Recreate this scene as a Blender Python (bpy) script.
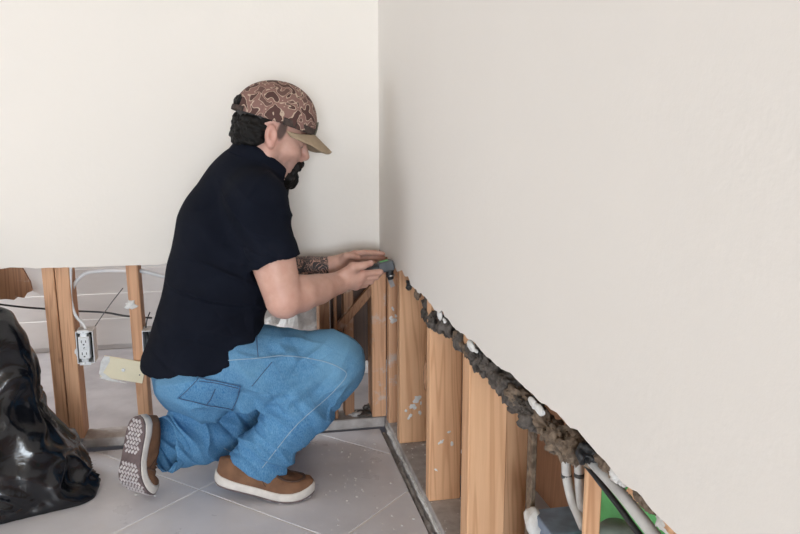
import bpy, bmesh, math, random
import numpy as np
from mathutils import Vector, Matrix
from mathutils.bvhtree import BVHTree

random.seed(7)
scene = bpy.context.scene
for o in list(bpy.data.objects):
    bpy.data.objects.remove(o)
COL = scene.collection

# ------------------------------------------------------------------ camera
CAM_LOC = np.array([-.45135, -2.51599, 1.0517])
PITCH, YAW, FPX = math.radians(10.671), math.radians(11.715), 778.0
cam_data = bpy.data.cameras.new('camera')
cam_data.lens = 35.0
cam_data.sensor_width = 36.0
cam_data.sensor_width = 35.0 * 800 / FPX
cam_data.clip_start = 0.02
cam = bpy.data.objects.new('camera', cam_data)
COL.objects.link(cam)
cam.location = CAM_LOC
cam.rotation_euler = (math.pi / 2 - PITCH, 0, -YAW)
scene.camera = cam
_fw = np.array([math.sin(YAW) * math.cos(PITCH), math.cos(YAW) * math.cos(PITCH), -math.sin(PITCH)])
_rt = np.array([math.cos(YAW), -math.sin(YAW), 0.0])
_up = np.cross(_rt, _fw)


def px(u, v, x=None, y=None, z=None):
    """survey helper: where the sight line through a photo point meets a plane of the room"""
    d = _fw + _rt * (u - 400) / FPX - _up * (v - 267) / FPX
    if x is not None:
        t = (x - CAM_LOC[0]) / d[0]
    elif y is not None:
        t = (y - CAM_LOC[1]) / d[1]
    else:
        t = (z - CAM_LOC[2]) / d[2]
    return CAM_LOC + d * t


# ------------------------------------------------------------------ world, lights, exposure
world = bpy.data.worlds.new('world')
scene.world = world
world.use_nodes = True
world.node_tree.nodes['Background'].inputs[0].default_value = (.72, .82, 1, 1)
world.node_tree.nodes['Background'].inputs[1].default_value = .6
scene.view_settings.view_transform = 'Standard'
scene.view_settings.look = 'None'
scene.view_settings.gamma = 1
scene.view_settings.use_curve_mapping = False
scene.view_settings.exposure = -0.58


def area(name, loc, target, sx, sy, energy, color):
    l = bpy.data.lights.new(name, 'AREA')
    l.shape = 'RECTANGLE'
    l.size, l.size_y = sx, sy
    l.energy = energy
    l.color = color
    o = bpy.data.objects.new(name, l)
    COL.objects.link(o)
    o.location = loc
    o.rotation_euler = (Vector(target) - Vector(loc)).to_track_quat('-Z', 'Y').to_euler()
    return o


ROOM_X0, ROOM_Y0, ROOM_H = -5.5, -8.0, 2.5
area('daylight_front_window', (-1.15, ROOM_Y0 + .02, .95), (-1.15, 0, .95), 2.1, 1.76, 400, (.84, .92, 1))
area('daylight_side_window', (ROOM_X0 + .02, -1.8, .85), (0, -1.8, .85), 3.2, 1.56, 85, (.84, .92, 1))
area('overhead_fill', (-1.7, -1.9, ROOM_H - .06), (-1.7, -1.9, 0), 1.2, 1.2, 8, (1, .93, .84))  # added overhead fill that lifts the floor, no known lamp
area('next_room_fill', (-2.6, .9, 1.5), (0, .6, .2), 1.0, 1.2, 70, (.9, .95, 1))  # added fill so the space behind the studs reads bright, no window there


# ------------------------------------------------------------------ materials
def new_mat(name):
    m = bpy.data.materials.new(name)
    m.use_nodes = True
    nt = m.node_tree
    return m, nt, nt.nodes['Principled BSDF']


def node(nt, typ, **kw):
    n = nt.nodes.new(typ)
    for k, v in kw.items():
        if k in n.inputs:
            n.inputs[k].default_value = v
        else:
            setattr(n, k, v)
    return n


def coords(nt, scale=(1, 1, 1), rnd=False):
    tc = node(nt, 'ShaderNodeTexCoord')
    mp = node(nt, 'ShaderNodeMapping')
    mp.inputs['Scale'].default_value = scale
    nt.links.new(tc.outputs['Object'], mp.inputs['Vector'])
    if rnd:
        oi = node(nt, 'ShaderNodeObjectInfo')
        mu = node(nt, 'ShaderNodeMath', operation='MULTIPLY')
        mu.inputs[1].default_value = 37.0
        nt.links.new(oi.outputs['Random'], mu.inputs[0])
        cb = node(nt, 'ShaderNodeCombineXYZ')
        for i in range(3):
            nt.links.new(mu.outputs[0], cb.inputs[i])
        nt.links.new(cb.outputs[0], mp.inputs['Location'])
    return mp.outputs[0]


def ramp(nt, fac, stops, interp='LINEAR'):
    r = node(nt, 'ShaderNodeValToRGB')
    r.color_ramp.interpolation = interp
    el = r.color_ramp.elements
    while len(el) > 1:
        el.remove(el[-1])
    el[0].position, el[0].color = stops[0][0], (*stops[0][1], 1)
    for p, c in stops[1:]:
        e = el.new(p)
        e.color = (*c, 1)
    nt.links.new(fac, r.inputs[0])
    return r.outputs[0]


def bump(nt, bs, height, strength=.3, dist=.002):
    b = node(nt, 'ShaderNodeBump')
    b.inputs['Strength'].default_value = strength
    b.inputs['Distance'].default_value = dist
    nt.links.new(height, b.inputs['Height'])
    nt.links.new(b.outputs[0], bs.inputs['Normal'])


def mixc(nt, fac, a, b, blend='MIX'):
    m = node(nt, 'ShaderNodeMix', data_type='RGBA', blend_type=blend)
    for s, val in ((0, fac), (6, a), (7, b)):
        if hasattr(val, 'is_linked') or hasattr(val, 'links'):
            nt.links.new(val, m.inputs[s])
        else:
            m.inputs[s].default_value = val if s == 0 else (*val, 1)
    return m.outputs[2]


def noise(nt, vec, scale, detail=4, rough=.55, dist=0):
    n = node(nt, 'ShaderNodeTexNoise')
    n.inputs['Scale'].default_value = scale
    n.inputs['Detail'].default_value = detail
    n.inputs['Roughness'].default_value = rough
    n.inputs['Distortion'].default_value = dist
    nt.links.new(vec, n.inputs['Vector'])
    return n.outputs['Fac']


def simple(name, c1, c2=None, scale=20, rough=.6, bstr=.2, bdist=.001, bscale=None, metallic=0, spec=.5, stretch=(1, 1, 1), lo=.35, hi=.65):
    m, nt, bs = new_mat(name)
    v = coords(nt, stretch, True)
    n = noise(nt, v, scale)
    nt.links.new(ramp(nt, n, [(lo, c1), (hi, c2 or c1)]), bs.inputs['Base Color'])
    bs.inputs['Roughness'].default_value = rough
    bs.inputs['Metallic'].default_value = metallic
    bs.inputs['Specular IOR Level'].default_value = spec
    if bstr:
        bump(nt, bs, noise(nt, v, bscale or scale * 3), bstr, bdist)
    return m


def wood(name, light, dark, axis='Z', dust=0.0):
    m, nt, bs = new_mat(name)
    st = {'Z': (1, 1, .045), 'X': (.045, 1, 1), 'Y': (1, .045, 1)}[axis]
    v = coords(nt, st, True)
    n0 = noise(nt, v, 9, 3, .5, .6)
    mu = node(nt, 'ShaderNodeMath', operation='MULTIPLY')
    mu.inputs[1].default_value = 120
    nt.links.new(n0, mu.inputs[0])
    sn = node(nt, 'ShaderNodeMath', operation='SINE')
    nt.links.new(mu.outputs[0], sn.inputs[0])
    rings = ramp(nt, sn.outputs[0], [(0, (0, 0, 0)), (.5, (.10, .10, .10)), (.95, (.62, .62, .62))])
    fine = noise(nt, v, 160, 2)
    c = mixc(nt, rings, light, dark)
    c = mixc(nt, .25, c, ramp(nt, fine, [(.3, dark), (.7, light)]))
    # knots
    v2 = coords(nt, (1, 1, .75) if axis == 'Z' else (1, 1, 1), True)
    vo = node(nt, 'ShaderNodeTexVoronoi')
    vo.inputs['Scale'].default_value = 5.5
    nt.links.new(v2, vo.inputs['Vector'])
    kn = ramp(nt, vo.outputs['Distance'], [(.04, (1, 1, 1)), (.075, (.75, .75, .75)), (.11, (0, 0, 0))])
    c = mixc(nt, kn, c, (dark[0] * .4, dark[1] * .35, dark[2] * .35))
    if dust:
        v3 = coords(nt, (1, 1, 1), True)
        dn = ramp(nt, noise(nt, v3, 14, 6, .7), [(.56, (0, 0, 0)), (.72, (dust, dust, dust))])
        c = mixc(nt, dn, c, (.62, .60, .57))
    nt.links.new(c, bs.inputs['Base Color'])
    bs.inputs['Roughness'].default_value = .62
    bump(nt, bs, fine, .25, .0008)
    return m


def wall_paint(name, base):
    m, nt, bs = new_mat(name)
    v = coords(nt)
    n = noise(nt, v, 1.6, 3)
    nt.links.new(ramp(nt, n, [(.3, tuple(c * .975 for c in base)), (.7, base)]), bs.inputs['Base Color'])
    bs.inputs['Roughness'].default_value = .72
    v2 = coords(nt, (1, 1, 1))
    b1 = noise(nt, v2, 55, 4, .6)
    bump(nt, bs, b1, .22, .0025)
    return m


M = {}
M['wall'] = wall_paint('cream_wall_paint', (.86, .81, .745))
M['wall_r'] = wall_paint('cream_wall_paint_side', (.86, .82, .77))
M['ceiling'] = wall_paint('warm_bounce_ceiling', (.48, .37, .26))  # unseen ceiling, dim warm tone chosen to tint and limit bounced light
M['gypsum'] = simple('gypsum_core', (.75, .74, .72), (.55, .52, .48), 60, .9, .5, .002)
M['wood'] = wood('pine_stud', (.80, .48, .275), (.56, .27, .13))
M['wood_dust'] = wood('pine_stud_dusty', (.74, .43, .25), (.50, .24, .12), dust=.8)
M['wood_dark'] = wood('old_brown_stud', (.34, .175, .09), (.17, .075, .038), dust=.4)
M['wood_l'] = wood('pine_stud_orange', (.70, .40, .23), (.44, .21, .105))
M['bay_shade'] = wood('bay_shade_board', (.085, .045, .028), (.045, .022, .014))  # near-black wood tone that carries the shade of the corner bay
M['ply'] = wood('plywood_sheet', (.45, .225, .12), (.33, .15, .075))
M['plate'] = simple('dusty_bottom_plate', (.52, .49, .47), (.36, .32, .30), 22, .9, .5, .002, 90)
M['siding'] = simple('painted_lap_board', (.74, .71, .69), (.62, .59, .57), 7, .7, .2, .001, 40, stretch=(.3, 1, 1))
M['concrete'] = simple('dusty_concrete', (.50, .47, .47), (.38, .35, .355), 6, .85, .3, .002, 60)
M['white_plastic'] = simple('white_plastic', (.80, .81, .82), (.74, .75, .76), 30, .4, 0)
M['old_white'] = simple('old_white_pipe', (.68, .67, .64), (.52, .50, .48), 18, .5, .1)
M['cream_plastic'] = simple('cream_plastic', (.86, .78, .57), (.82, .74, .53), 30, .45, .05)
M['paper'] = simple('torn_white_paper', (.83, .83, .82), (.70, .69, .67), 60, .95, .5, .001)
M['black_plastic'] = simple('black_plastic', (.016, .017, .019), (.024, .025, .027), 40, .45, .1)
M['grey_plastic'] = simple('charcoal_plastic', (.075, .085, .095), (.10, .11, .12), 40, .5, .1)
M['green_plastic'] = simple('green_plastic', (.12, .42, .12), (.14, .50, .16), 40, .5, 0)
M['steel'] = simple('steel', (.55, .55, .55), (.42, .42, .42), 60, .35, .05, metallic=.9)
M['dark_steel'] = simple('dark_steel', (.12, .12, .12), (.07, .07, .07), 60, .5, .1, metallic=.5)
M['mud'] = simple('mouldy_mortar', (.155, .135, .12), (.06, .05, .043), 60, .95, 1.0, .006, 70)
M['mud_b'] = simple('brown_mortar', (.27, .205, .15), (.12, .085, .06), 60, .95, 1.0, .006, 70)
M['dark'] = simple('cavity_shade', (.02, .018, .017), None, 10, .9, 0)  # near-black colour standing for the shade inside the outlet box
M['blue_box'] = simple('blue_grey_box', (.24, .31, .42), (.17, .20, .25), 22, .6, .1)


def mat_tile():
    m, nt, bs = new_mat('grey_floor_tile')
    v = coords(nt, (1, 1, 1), True)
    tc = coords(nt, (1, 1, 1))
    n = noise(nt, v, 5, 6, .6, .5)
    c = ramp(nt, n, [(.3, (.68, .675, .715)), (.55, (.75, .745, .785)), (.75, (.80, .795, .83))])
    d = ramp(nt, noise(nt, tc, 3.1, 6, .68), [(.48, (0, 0, 0)), (.75, (.55, .55, .55))])
    c = mixc(nt, d, c, (.72, .68, .65))
    sp = ramp(nt, noise(nt, tc, 75, 3, .6), [(.70, (0, 0, 0)), (.76, (.7, .7, .7))])
    c = mixc(nt, sp, c, (.66, .65, .63))
    nt.links.new(c, bs.inputs['Base Color'])
    r = ramp(nt, noise(nt, tc, 6, 5, .6), [(.35, (.26, .26, .26)), (.7, (.55, .55, .55))])
    nt.links.new(r, bs.inputs['Roughness'])
    bump(nt, bs, noise(nt, tc, 30, 5), .08, .001)
    return m


M['tile'] = mat_tile()
M['grout'] = simple('pale_grout', (.88, .87, .85), (.80, .78, .76), 60, .9, .4, .001)


# ------------------------------------------------------------------ mesh helpers
def link(name, me, mat=None, parent=None, smooth=False):
    o = bpy.data.objects.new(name, me)
    COL.objects.link(o)
    if mat is not None:
        me.materials.append(M[mat] if isinstance(mat, str) else mat)
    if parent is not None:
        o.parent = parent
        o.matrix_parent_inverse = Matrix.Translation(-Vector(parent.location)) if parent.type == 'EMPTY' else Matrix.Identity(4)
    if smooth:
        me.polygons.foreach_set('use_smooth', [True] * len(me.polygons))
    return o


def mesh_from(verts, faces, name='mesh'):
    me = bpy.data.meshes.new(name)
    me.from_pydata([tuple(map(float, v)) for v in verts], [], faces)
    me.update()
    return me


def fix_normals(me):
    bm = bmesh.new()
    bm.from_mesh(me)
    bmesh.ops.recalc_face_normals(bm, faces=bm.faces)
    bm.to_mesh(me)
    bm.free()


def box_mesh(lo, hi, bev=.002, seg=1):
    bm = bmesh.new()
    bmesh.ops.create_cube(bm, size=1)
    lo, hi = Vector(lo), Vector(hi)
    for v in bm.verts:
        v.co = Vector(((lo[i] + hi[i]) / 2 + v.co[i] * (hi[i] - lo[i])) for i in range(3))
    if bev:
        bmesh.ops.bevel(bm, geom=bm.edges[:], offset=bev, segments=seg, profile=.5, affect='EDGES')
    me = bpy.data.meshes.new('box')
    bm.to_mesh(me)
    bm.free()
    return me


def box(name, lo, hi, mat, parent=None, bev=.002, seg=1):
    return link(name, box_mesh(lo, hi, bev, seg), mat, parent)


def obox(name, c, size, axes, mat, parent=None, bev=.002, seg=1):
    """box with centre c, size along three world axes given as rows"""
    me = box_mesh([-s / 2 for s in size], [s / 2 for s in size], bev, seg)
    A = np.array(axes, float)
    for v in me.vertices:
        v.co = Vector(np.array(c) + np.array(v.co) @ A)
    fix_normals(me)
    return link(name, me, mat, parent)


def catmull(pts, n=8):
    P = [np.array(p, float) for p in pts]
    P = [2 * P[0] - P[1]] + P + [2 * P[-1] - P[-2]]
    out = []
    for i in range(1, len(P) - 2):
        for k in range(n):
            t = k / n
            a, b, c, d = P[i - 1:i + 3]
            out.append(.5 * ((2 * b) + (c - a) * t + (2 * a - 5 * b + 4 * c - d) * t * t + (3 * b - a - 3 * c + d) * t ** 3))
    out.append(P[-2])
    return np.array(out)


def tube_mesh(pts, rad, sides=10, caps=True):
    pts = np.array(pts, float)
    n = len(pts)
    rad = np.broadcast_to(np.array(rad, float), (n,)) if np.ndim(rad) < 1 or len(np.atleast_1d(rad)) == n else np.interp(np.linspace(0, 1, n), np.linspace(0, 1, len(rad)), rad)
    T = np.gradient(pts, axis=0)
    T /= np.linalg.norm(T, axis=1)[:, None] + 1e-12
    ref = np.array([0, 0, 1.]) if abs(T[0][2]) < .9 else np.array([1., 0, 0])
    N = np.cross(T[0], ref)
    N /= np.linalg.norm(N)
    V, Fc = [], []
    for i in range(n):
        N = N - T[i] * (N @ T[i])
        N /= np.linalg.norm(N)
        B = np.cross(T[i], N)
        for k in range(sides):
            a = 2 * math.pi * k / sides
            V.append(pts[i] + rad[i] * (N * math.cos(a) + B * math.sin(a)))
    for i in range(n - 1):
        for k in range(sides):
            k2 = (k + 1) % sides
            Fc.append((i * sides + k, i * sides + k2, (i + 1) * sides + k2, (i + 1) * sides + k))
    if caps:
        Fc.append(tuple(range(sides - 1, -1, -1)))
        Fc.append(tuple((n - 1) * sides + k for k in range(sides)))
    return mesh_from(V, Fc)


def tube(name, pts, rad, mat, parent=None, sides=10, n=8, raw=False):
    p = np.array(pts, float) if raw else catmull(pts, n)
    return link(name, tube_mesh(p, rad, sides), mat, parent, True)


def poly_prism(name, pts, off, mat, parent=None):
    """polygon (3D points in a plane) given thickness along vector off"""
    n = len(pts)
    V = [np.array(p) for p in pts] + [np.array(p) + np.array(off) for p in pts]
    F = [tuple(range(n)), tuple(range(2 * n - 1, n - 1, -1))]
    F += [(i, n + i, n + (i + 1) % n, (i + 1) % n) for i in range(n)]
    me = mesh_from(V, F)
    fix_normals(me)
    return link(name, me, mat, parent)


def empty(name, loc):
    o = bpy.data.objects.new(name, None)
    o.empty_display_size = .1
    o.location = loc
    COL.objects.link(o)
    return o


def tag(o, label, cat, group=None):
    o['label'] = label
    o['category'] = cat
    if group:
        o['group'] = group
    return o


def structure(o, label=None, cat=None):
    o['kind'] = 'structure'
    if label:
        o['label'] = label
        o['category'] = cat
    return o


# numpy noise -----------------------------------------------------
def _hash(ix, iy, iz, seed):
    h = (ix.astype(np.int64) * 374761393 + iy.astype(np.int64) * 668265263 + iz.astype(np.int64) * 2147483647 + seed * 974711) & 0xffffffff
    h = ((h ^ (h >> 13)) * 1274126177) & 0xffffffff
    h = ((h ^ (h >> 16)) * 2246822519) & 0xffffffff
    return ((h ^ (h >> 15)) & 0xffffff) / float(0xffffff) * 2 - 1


def vnoise(p, scale=1., seed=0):
    p = np.asarray(p, float) * scale
    i = np.floor(p).astype(np.int64)
    f = p - i
    f = f * f * f * (f * (f * 6 - 15) + 10)
    r = 0
    for dx in (0, 1):
        for dy in (0, 1):
            for dz in (0, 1):
                w = (f[:, 0] if dx else 1 - f[:, 0]) * (f[:, 1] if dy else 1 - f[:, 1]) * (f[:, 2] if dz else 1 - f[:, 2])
                r = r + w * _hash(i[:, 0] + dx, i[:, 1] + dy, i[:, 2] + dz, seed)
    return r


def fbm(p, scale, octs=3, seed=0):
    r, a = 0, 1.
    for k in range(octs):
        r = r + a * vnoise(p, scale * 2 ** k, seed + k)
        a *= .5
    return r


# signed-distance modelling ----------------------------------------
def smin(a, b, k):
    h = np.clip(.5 + .5 * (b - a) / k, 0, 1)
    return b * (1 - h) + a * h - k * h * (1 - h)


def unit(v):
    v = np.array(v, float)
    return v / np.linalg.norm(v)


class Field:
    """sampled distance field; local frame given by origin and axes rows"""

    def __init__(s, lo, hi, h, org=(0, 0, 0), axes=np.eye(3)):
        s.lo, s.h = np.array(lo, float), h
        s.n = np.ceil((np.array(hi) - s.lo) / h).astype(int) + 1
        s.F = np.full(tuple(s.n), .2, np.float32)
        s.ax = [(s.lo[i] + h * np.arange(s.n[i])).astype(np.float32) for i in range(3)]

    def sub(s, lo, hi):
        a = np.clip(np.floor((np.array(lo) - s.lo) / s.h).astype(int), 0, s.n)
        b = np.clip(np.ceil((np.array(hi) - s.lo) / s.h).astype(int) + 1, 0, s.n)
        sl = tuple(slice(a[i], b[i]) for i in range(3))
        X = s.ax[0][sl[0]][:, None, None]
        Y = s.ax[1][sl[1]][None, :, None]
        Z = s.ax[2][sl[2]][None, None, :]
        return sl, X, Y, Z

    def put(s, sl, d, k, op):
        if d.size == 0:
            return
        if op == 'u':
            s.F[sl] = smin(s.F[sl], d, k) if k > 0 else np.minimum(s.F[sl], d)
        elif op == 's':
            s.F[sl] = -smin(-s.F[sl], d, k) if k > 0 else np.maximum(s.F[sl], -d)

    def cone(s, a, b, ra, rb, k=.01, sq=None, cut=None, op='u'):
        a, b = np.array(a, float), np.array(b, float)
        m = max(ra, rb) + k * 1.5 + .012
        sl, X, Y, Z = s.sub(np.minimum(a, b) - m, np.maximum(a, b) + m)
        d = b - a
        L = float(d @ d) + 1e-12
        qx, qy, qz = X - a[0], Y - a[1], Z - a[2]
        t = np.clip((qx * d[0] + qy * d[1] + qz * d[2]) / L, 0, 1)
        rx, ry, rz = qx - t * d[0], qy - t * d[1], qz - t * d[2]
        D2 = rx * rx + ry * ry + rz * rz
        if sq is not None:
            nv, sc = unit(sq[0]), sq[1]
            rn = rx * nv[0] + ry * nv[1] + rz * nv[2]
            D2 = D2 + rn * rn * (1 / sc ** 2 - 1)
        D = np.sqrt(D2) - (ra + (rb - ra) * t)
        if cut is not None:
            for c, nn in cut:
                nn = unit(nn)
                D = np.maximum(D, (X - c[0]) * nn[0] + (Y - c[1]) * nn[1] + (Z - c[2]) * nn[2])
        s.put(sl, D.astype(np.float32), k, op)

    def chain(s, pts, rad, k=.01, sq=None):
        for i in range(len(pts) - 1):
            s.cone(pts[i], pts[i + 1], rad[i], rad[i + 1], k, sq)

    def ell(s, c, r, axes=np.eye(3), k=.01, op='u', cut=None):
        c, r, A = np.array(c, float), np.array(r, float), np.array(axes, float)
        m = np.abs(A.T) @ r + k * 1.5 + .012
        sl, X, Y, Z = s.sub(c - m, c + m)
        qx, qy, qz = X - c[0], Y - c[1], Z - c[2]
        l = [(qx * A[i][0] + qy * A[i][1] + qz * A[i][2]) for i in range(3)]
        k0 = np.sqrt(sum((l[i] / r[i]) ** 2 for i in range(3)))
        k1 = np.sqrt(sum((l[i] / r[i] ** 2) ** 2 for i in range(3))) + 1e-9
        D = k0 * (k0 - 1) / k1
        if cut is not None:
            for cc, nn in cut:
                nn = unit(nn)
                D = np.maximum(D, (X - cc[0]) * nn[0] + (Y - cc[1]) * nn[1] + (Z - cc[2]) * nn[2])
        s.put(sl, D.astype(np.float32), k, op)

    def half(s, c, nn):
        """keep only the side where (p-c).n < 0"""
        nn = unit(nn)
        sl, X, Y, Z = s.sub(s.lo, s.lo + s.n * s.h)
        s.F[sl] = np.maximum(s.F[sl], (X - c[0]) * nn[0] + (Y - c[1]) * nn[1] + (Z - c[2]) * nn[2])

    def mesh(s, smooth=1):
        F = s.F
        F[0], F[-1] = .2, .2
        F[:, 0], F[:, -1] = .2, .2
        F[:, :, 0], F[:, :, -1] = .2, .2
        S = F < 0
        cnt = np.zeros(tuple(s.n - 1), np.uint8)
        for dx in (0, 1):
            for dy in (0, 1):
                for dz in (0, 1):
                    cnt += S[dx:s.n[0] - 1 + dx, dy:s.n[1] - 1 + dy, dz:s.n[2] - 1 + dz]
        act = (cnt > 0) & (cnt < 8)
        I = np.argwhere(act)
        idx = np.full(act.shape, -1, np.int32)
        idx[act] = np.arange(len(I))
        acc = np.zeros((len(I), 3))
        num = np.zeros(len(I))
        for ax in range(3):
            e = np.eye(3, dtype=int)[ax]
            o1, o2 = np.eye(3, dtype=int)[(ax + 1) % 3], np.eye(3, dtype=int)[(ax + 2) % 3]
            for p in (0, 1):
                for q in (0, 1):
                    A = I + p * o1 + q * o2
                    B = A + e
                    fa, fb = F[A[:, 0], A[:, 1], A[:, 2]], F[B[:, 0], B[:, 1], B[:, 2]]
                    m = (fa < 0) != (fb < 0)
                    t = np.where(m, fa / np.where(m, fa - fb, 1), 0)
                    acc += np.where(m[:, None], A + t[:, None] * e, 0)
                    num += m
        V = acc / num[:, None]
        Q = []
        for ax in range(3):
            e = np.eye(3, dtype=int)[ax]
            u, w = np.eye(3, dtype=int)[(ax + 1) % 3], np.eye(3, dtype=int)[(ax + 2) % 3]
            a_sl = [slice(1, -1)] * 3
            a_sl[ax] = slice(0, -1)
            b_sl = list(a_sl)
            b_sl[ax] = slice(1, None)
            Sa, Sb = S[tuple(a_sl)], S[tuple(b_sl)]
            E = np.argwhere(Sa != Sb)
            off = np.array([1, 1, 1])
            off[ax] = 0
            E = E + off
            inside = S[E[:, 0], E[:, 1], E[:, 2]]
            c = [idx[tuple((E - a * u - b * w).T)] for a, b in ((0, 0), (1, 0), (1, 1), (0, 1))]
            q = np.stack(c, 1)
            q[~inside] = q[~inside][:, ::-1]
            Q.append(q)
        Q = np.concatenate(Q)
        Q = Q[(Q >= 0).all(1)]
        V = s.lo + V * s.h
        for _ in range(smooth):
            V = relax(V, Q)
        return V, Q


def relax(V, Q, w=.5):
    S = np.zeros_like(V)
    N = np.zeros(len(V))
    for i in range(4):
        a, b = Q[:, i], Q[:, (i + 1) % 4]
        np.add.at(S, a, V[b])
        np.add.at(N, a, 1)
        np.add.at(S, b, V[a])
        np.add.at(N, b, 1)
    return V * (1 - w) + w * S / np.maximum(N, 1)[:, None]


def vnormals(V, Q):
    n = np.cross(V[Q[:, 2]] - V[Q[:, 0]], V[Q[:, 3]] - V[Q[:, 1]])
    N = np.zeros_like(V)
    for i in range(4):
        np.add.at(N, Q[:, i], n)
    return N / (np.linalg.norm(N, axis=1)[:, None] + 1e-12)


def np_mesh(V, Q):
    me = bpy.data.meshes.new('surface')
    me.vertices.add(len(V))
    me.vertices.foreach_set('co', V.astype(np.float32).ravel())
    me.loops.add(len(Q) * 4)
    me.loops.foreach_set('vertex_index', Q.astype(np.int32).ravel())
    me.polygons.add(len(Q))
    me.polygons.foreach_set('loop_start', np.arange(len(Q), dtype=np.int32) * 4)
    me.polygons.foreach_set('loop_total', np.full(len(Q), 4, np.int32))
    me.polygons.foreach_set('use_smooth', np.ones(len(Q), bool))
    me.update()
    me.validate()
    return me


def bvh_of(V, Q):
    return BVHTree.FromPolygons([tuple(v) for v in V.tolist()], [tuple(q) for q in Q.tolist()])


# ================================================================== the room
CUT = .61
SX = .022            # face of the studs behind the side wall
SY = .022            # face of the studs behind the back wall

# floor: slab, grout bed, diagonal tiles
floor = structure(box('floor', (ROOM_X0, ROOM_Y0, -.16), (.013, .013, -.032), 'concrete', bev=0))
box('grout_bed', (ROOM_X0 + .02, ROOM_Y0 + .02, -.0315), (-.004, -.004, -.0018), 'grout', floor, bev=0)


def clip_poly(P, xmin, xmax, ymin, ymax):
    def cl(P, f, inter):
        out = []
        for i in range(len(P)):
            a, b = P[i], P[(i + 1) % len(P)]
            if f(a):
                out.append(a)
            if f(a) != f(b):
                out.append(inter(a, b))
        return out
    for ax, lim, sgn in ((0, xmin, 1), (0, xmax, -1), (1, ymin, 1), (1, ymax, -1)):
        f = lambda p: (p[ax] - lim) * sgn >= 0
        inter = lambda a, b: tuple(a[i] + (b[i] - a[i]) * (lim - a[ax]) / (b[ax] - a[ax]) for i in range(2))
        P = cl(P, f, inter)
        if len(P) < 3:
            return []
    return P


STEP = .72
for i in range(-18, 12):
    for j in range(-22, 8):
        a0, a1 = .249 + i * STEP, .249 + (i + 1) * STEP      # y - x
        b0, b1 = -.943 + j * STEP, -.943 + (j + 1) * STEP    # x + y
        g = .0036
        a0, a1, b0, b1 = a0 + g, a1 - g, b0 + g, b1 - g
        P = [((b - a) / 2, (a + b) / 2) for a, b in ((a0, b0), (a0, b1), (a1, b1), (a1, b0))]
        P = clip_poly(P, ROOM_X0 + .02, -.002, ROOM_Y0 + .02, -.002)
        if not P:
            continue
        area_p = abs(sum(P[k][0] * P[(k + 1) % len(P)][1] - P[(k + 1) % len(P)][0] * P[k][1] for k in range(len(P)))) / 2
        if area_p < 1e-3:
            continue
        dz = random.uniform(-.0006, .0004)
        bm = bmesh.new()
        f = bm.faces.new([bm.verts.new((p[0], p[1], dz - .010)) for p in P])
        r = bmesh.ops.extrude_face_region(bm, geom=[f])
        for v in r['geom']:
            if isinstance(v, bmesh.types.BMVert):
                v.co.z = dz
        top = [e for e in bm.edges if all(v.co.z > dz - .001 for v in e.verts)]
        bmesh.ops.bevel(bm, geom=top, offset=.0016, segments=1, affect='EDGES')
        bmesh.ops.recalc_face_normals(bm, faces=bm.faces)
        me = bpy.data.meshes.new('tile')
        bm.to_mesh(me)
        bm.free()
        link('tile', me, 'tile', floor)

# chipped tile edges and mortar ridge along the wall line
def ridge(name, A, B, rad, mat, parent, seed, n=60, flat=.5, z=0.):
    A, B = np.array(A, float), np.array(B, float)
    t = np.linspace(0, 1, n)
    P = A + (B - A) * t[:, None]
    rr = rad * (1 + .55 * fbm(P, 30, 2, seed))
    P[:, 2] += rr * .0
    me = tube_mesh(P, np.maximum(rr, rad * .25), 7)
    V = np.array([v.co[:] for v in me.vertices])
    V += (fbm(V, 90, 2, seed + 5) * rad * .35)[:, None] * np.array([1, 1, .6])
    for v, c in zip(me.vertices, V):
        v.co = c
    return link(name, me, mat, parent)


ridge('mortar_edge', (.015, .01, -.026), (.015, -2.0, -.026), .010, 'plate', floor, 3, 120)
ridge('mortar_edge', (-1.6, .012, -.022), (.0, .012, -.022), .009, 'plate', floor, 4, 90)
ridge('mortar_edge', (.021, .0, .012), (.021, -2.0, .012), .007, 'gypsum', floor, 13, 160)


def drywall(name, A, B, inward, bottom, mat, seed, rag, lo_u=0):
    """board from A to B (plan points), bottom edge ragged, thickness 13 mm behind the face"""
    A, B, nrm = np.array(A, float), np.array(B, float), np.array(inward, float)
    L = np.linalg.norm(B - A)
    n = int(L / .012)
    t = np.linspace(0, 1, n + 1)
    P = A + (B - A) * t[:, None]
    P3 = np.c_[P, np.zeros(n + 1)]
    nz = fbm(P3, 14, 4, seed) * rag + np.maximum(0, vnoise(P3, 22, seed + 9) - .25) * rag * 2.2
    zb = bottom(t * L) + nz
    zb2 = zb + .004 + np.abs(fbm(P3, 40, 2, seed + 3)) * rag * .8
    V, F = [], []
    for i in range(n + 1):
        back = P[i] - nrm * .013
        V += [(P[i][0], P[i][1], zb[i]), (P[i][0], P[i][1], ROOM_H), (back[0], back[1], zb2[i]), (back[0], back[1], ROOM_H)]
    for i in range(n):
        a, b = i * 4, i * 4 + 4
        F += [(a, b, b + 1, a + 1), (a + 2, a + 3, b + 3, b + 2), (a, a + 2, b + 2, b), (a + 1, b + 1, b + 3, a + 3)]
    F += [(0, 1, 3, 2), (n * 4, n * 4 + 2, n * 4 + 3, n * 4 + 1)]
    me = mesh_from(V, F)
    fix_normals(me)
    o = link(name, me, mat)
    me.materials.append(M['gypsum'])
    for p in me.polygons:
        if p.normal.z < -.3:
            p.material_index = 1
    return structure(o)


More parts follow.
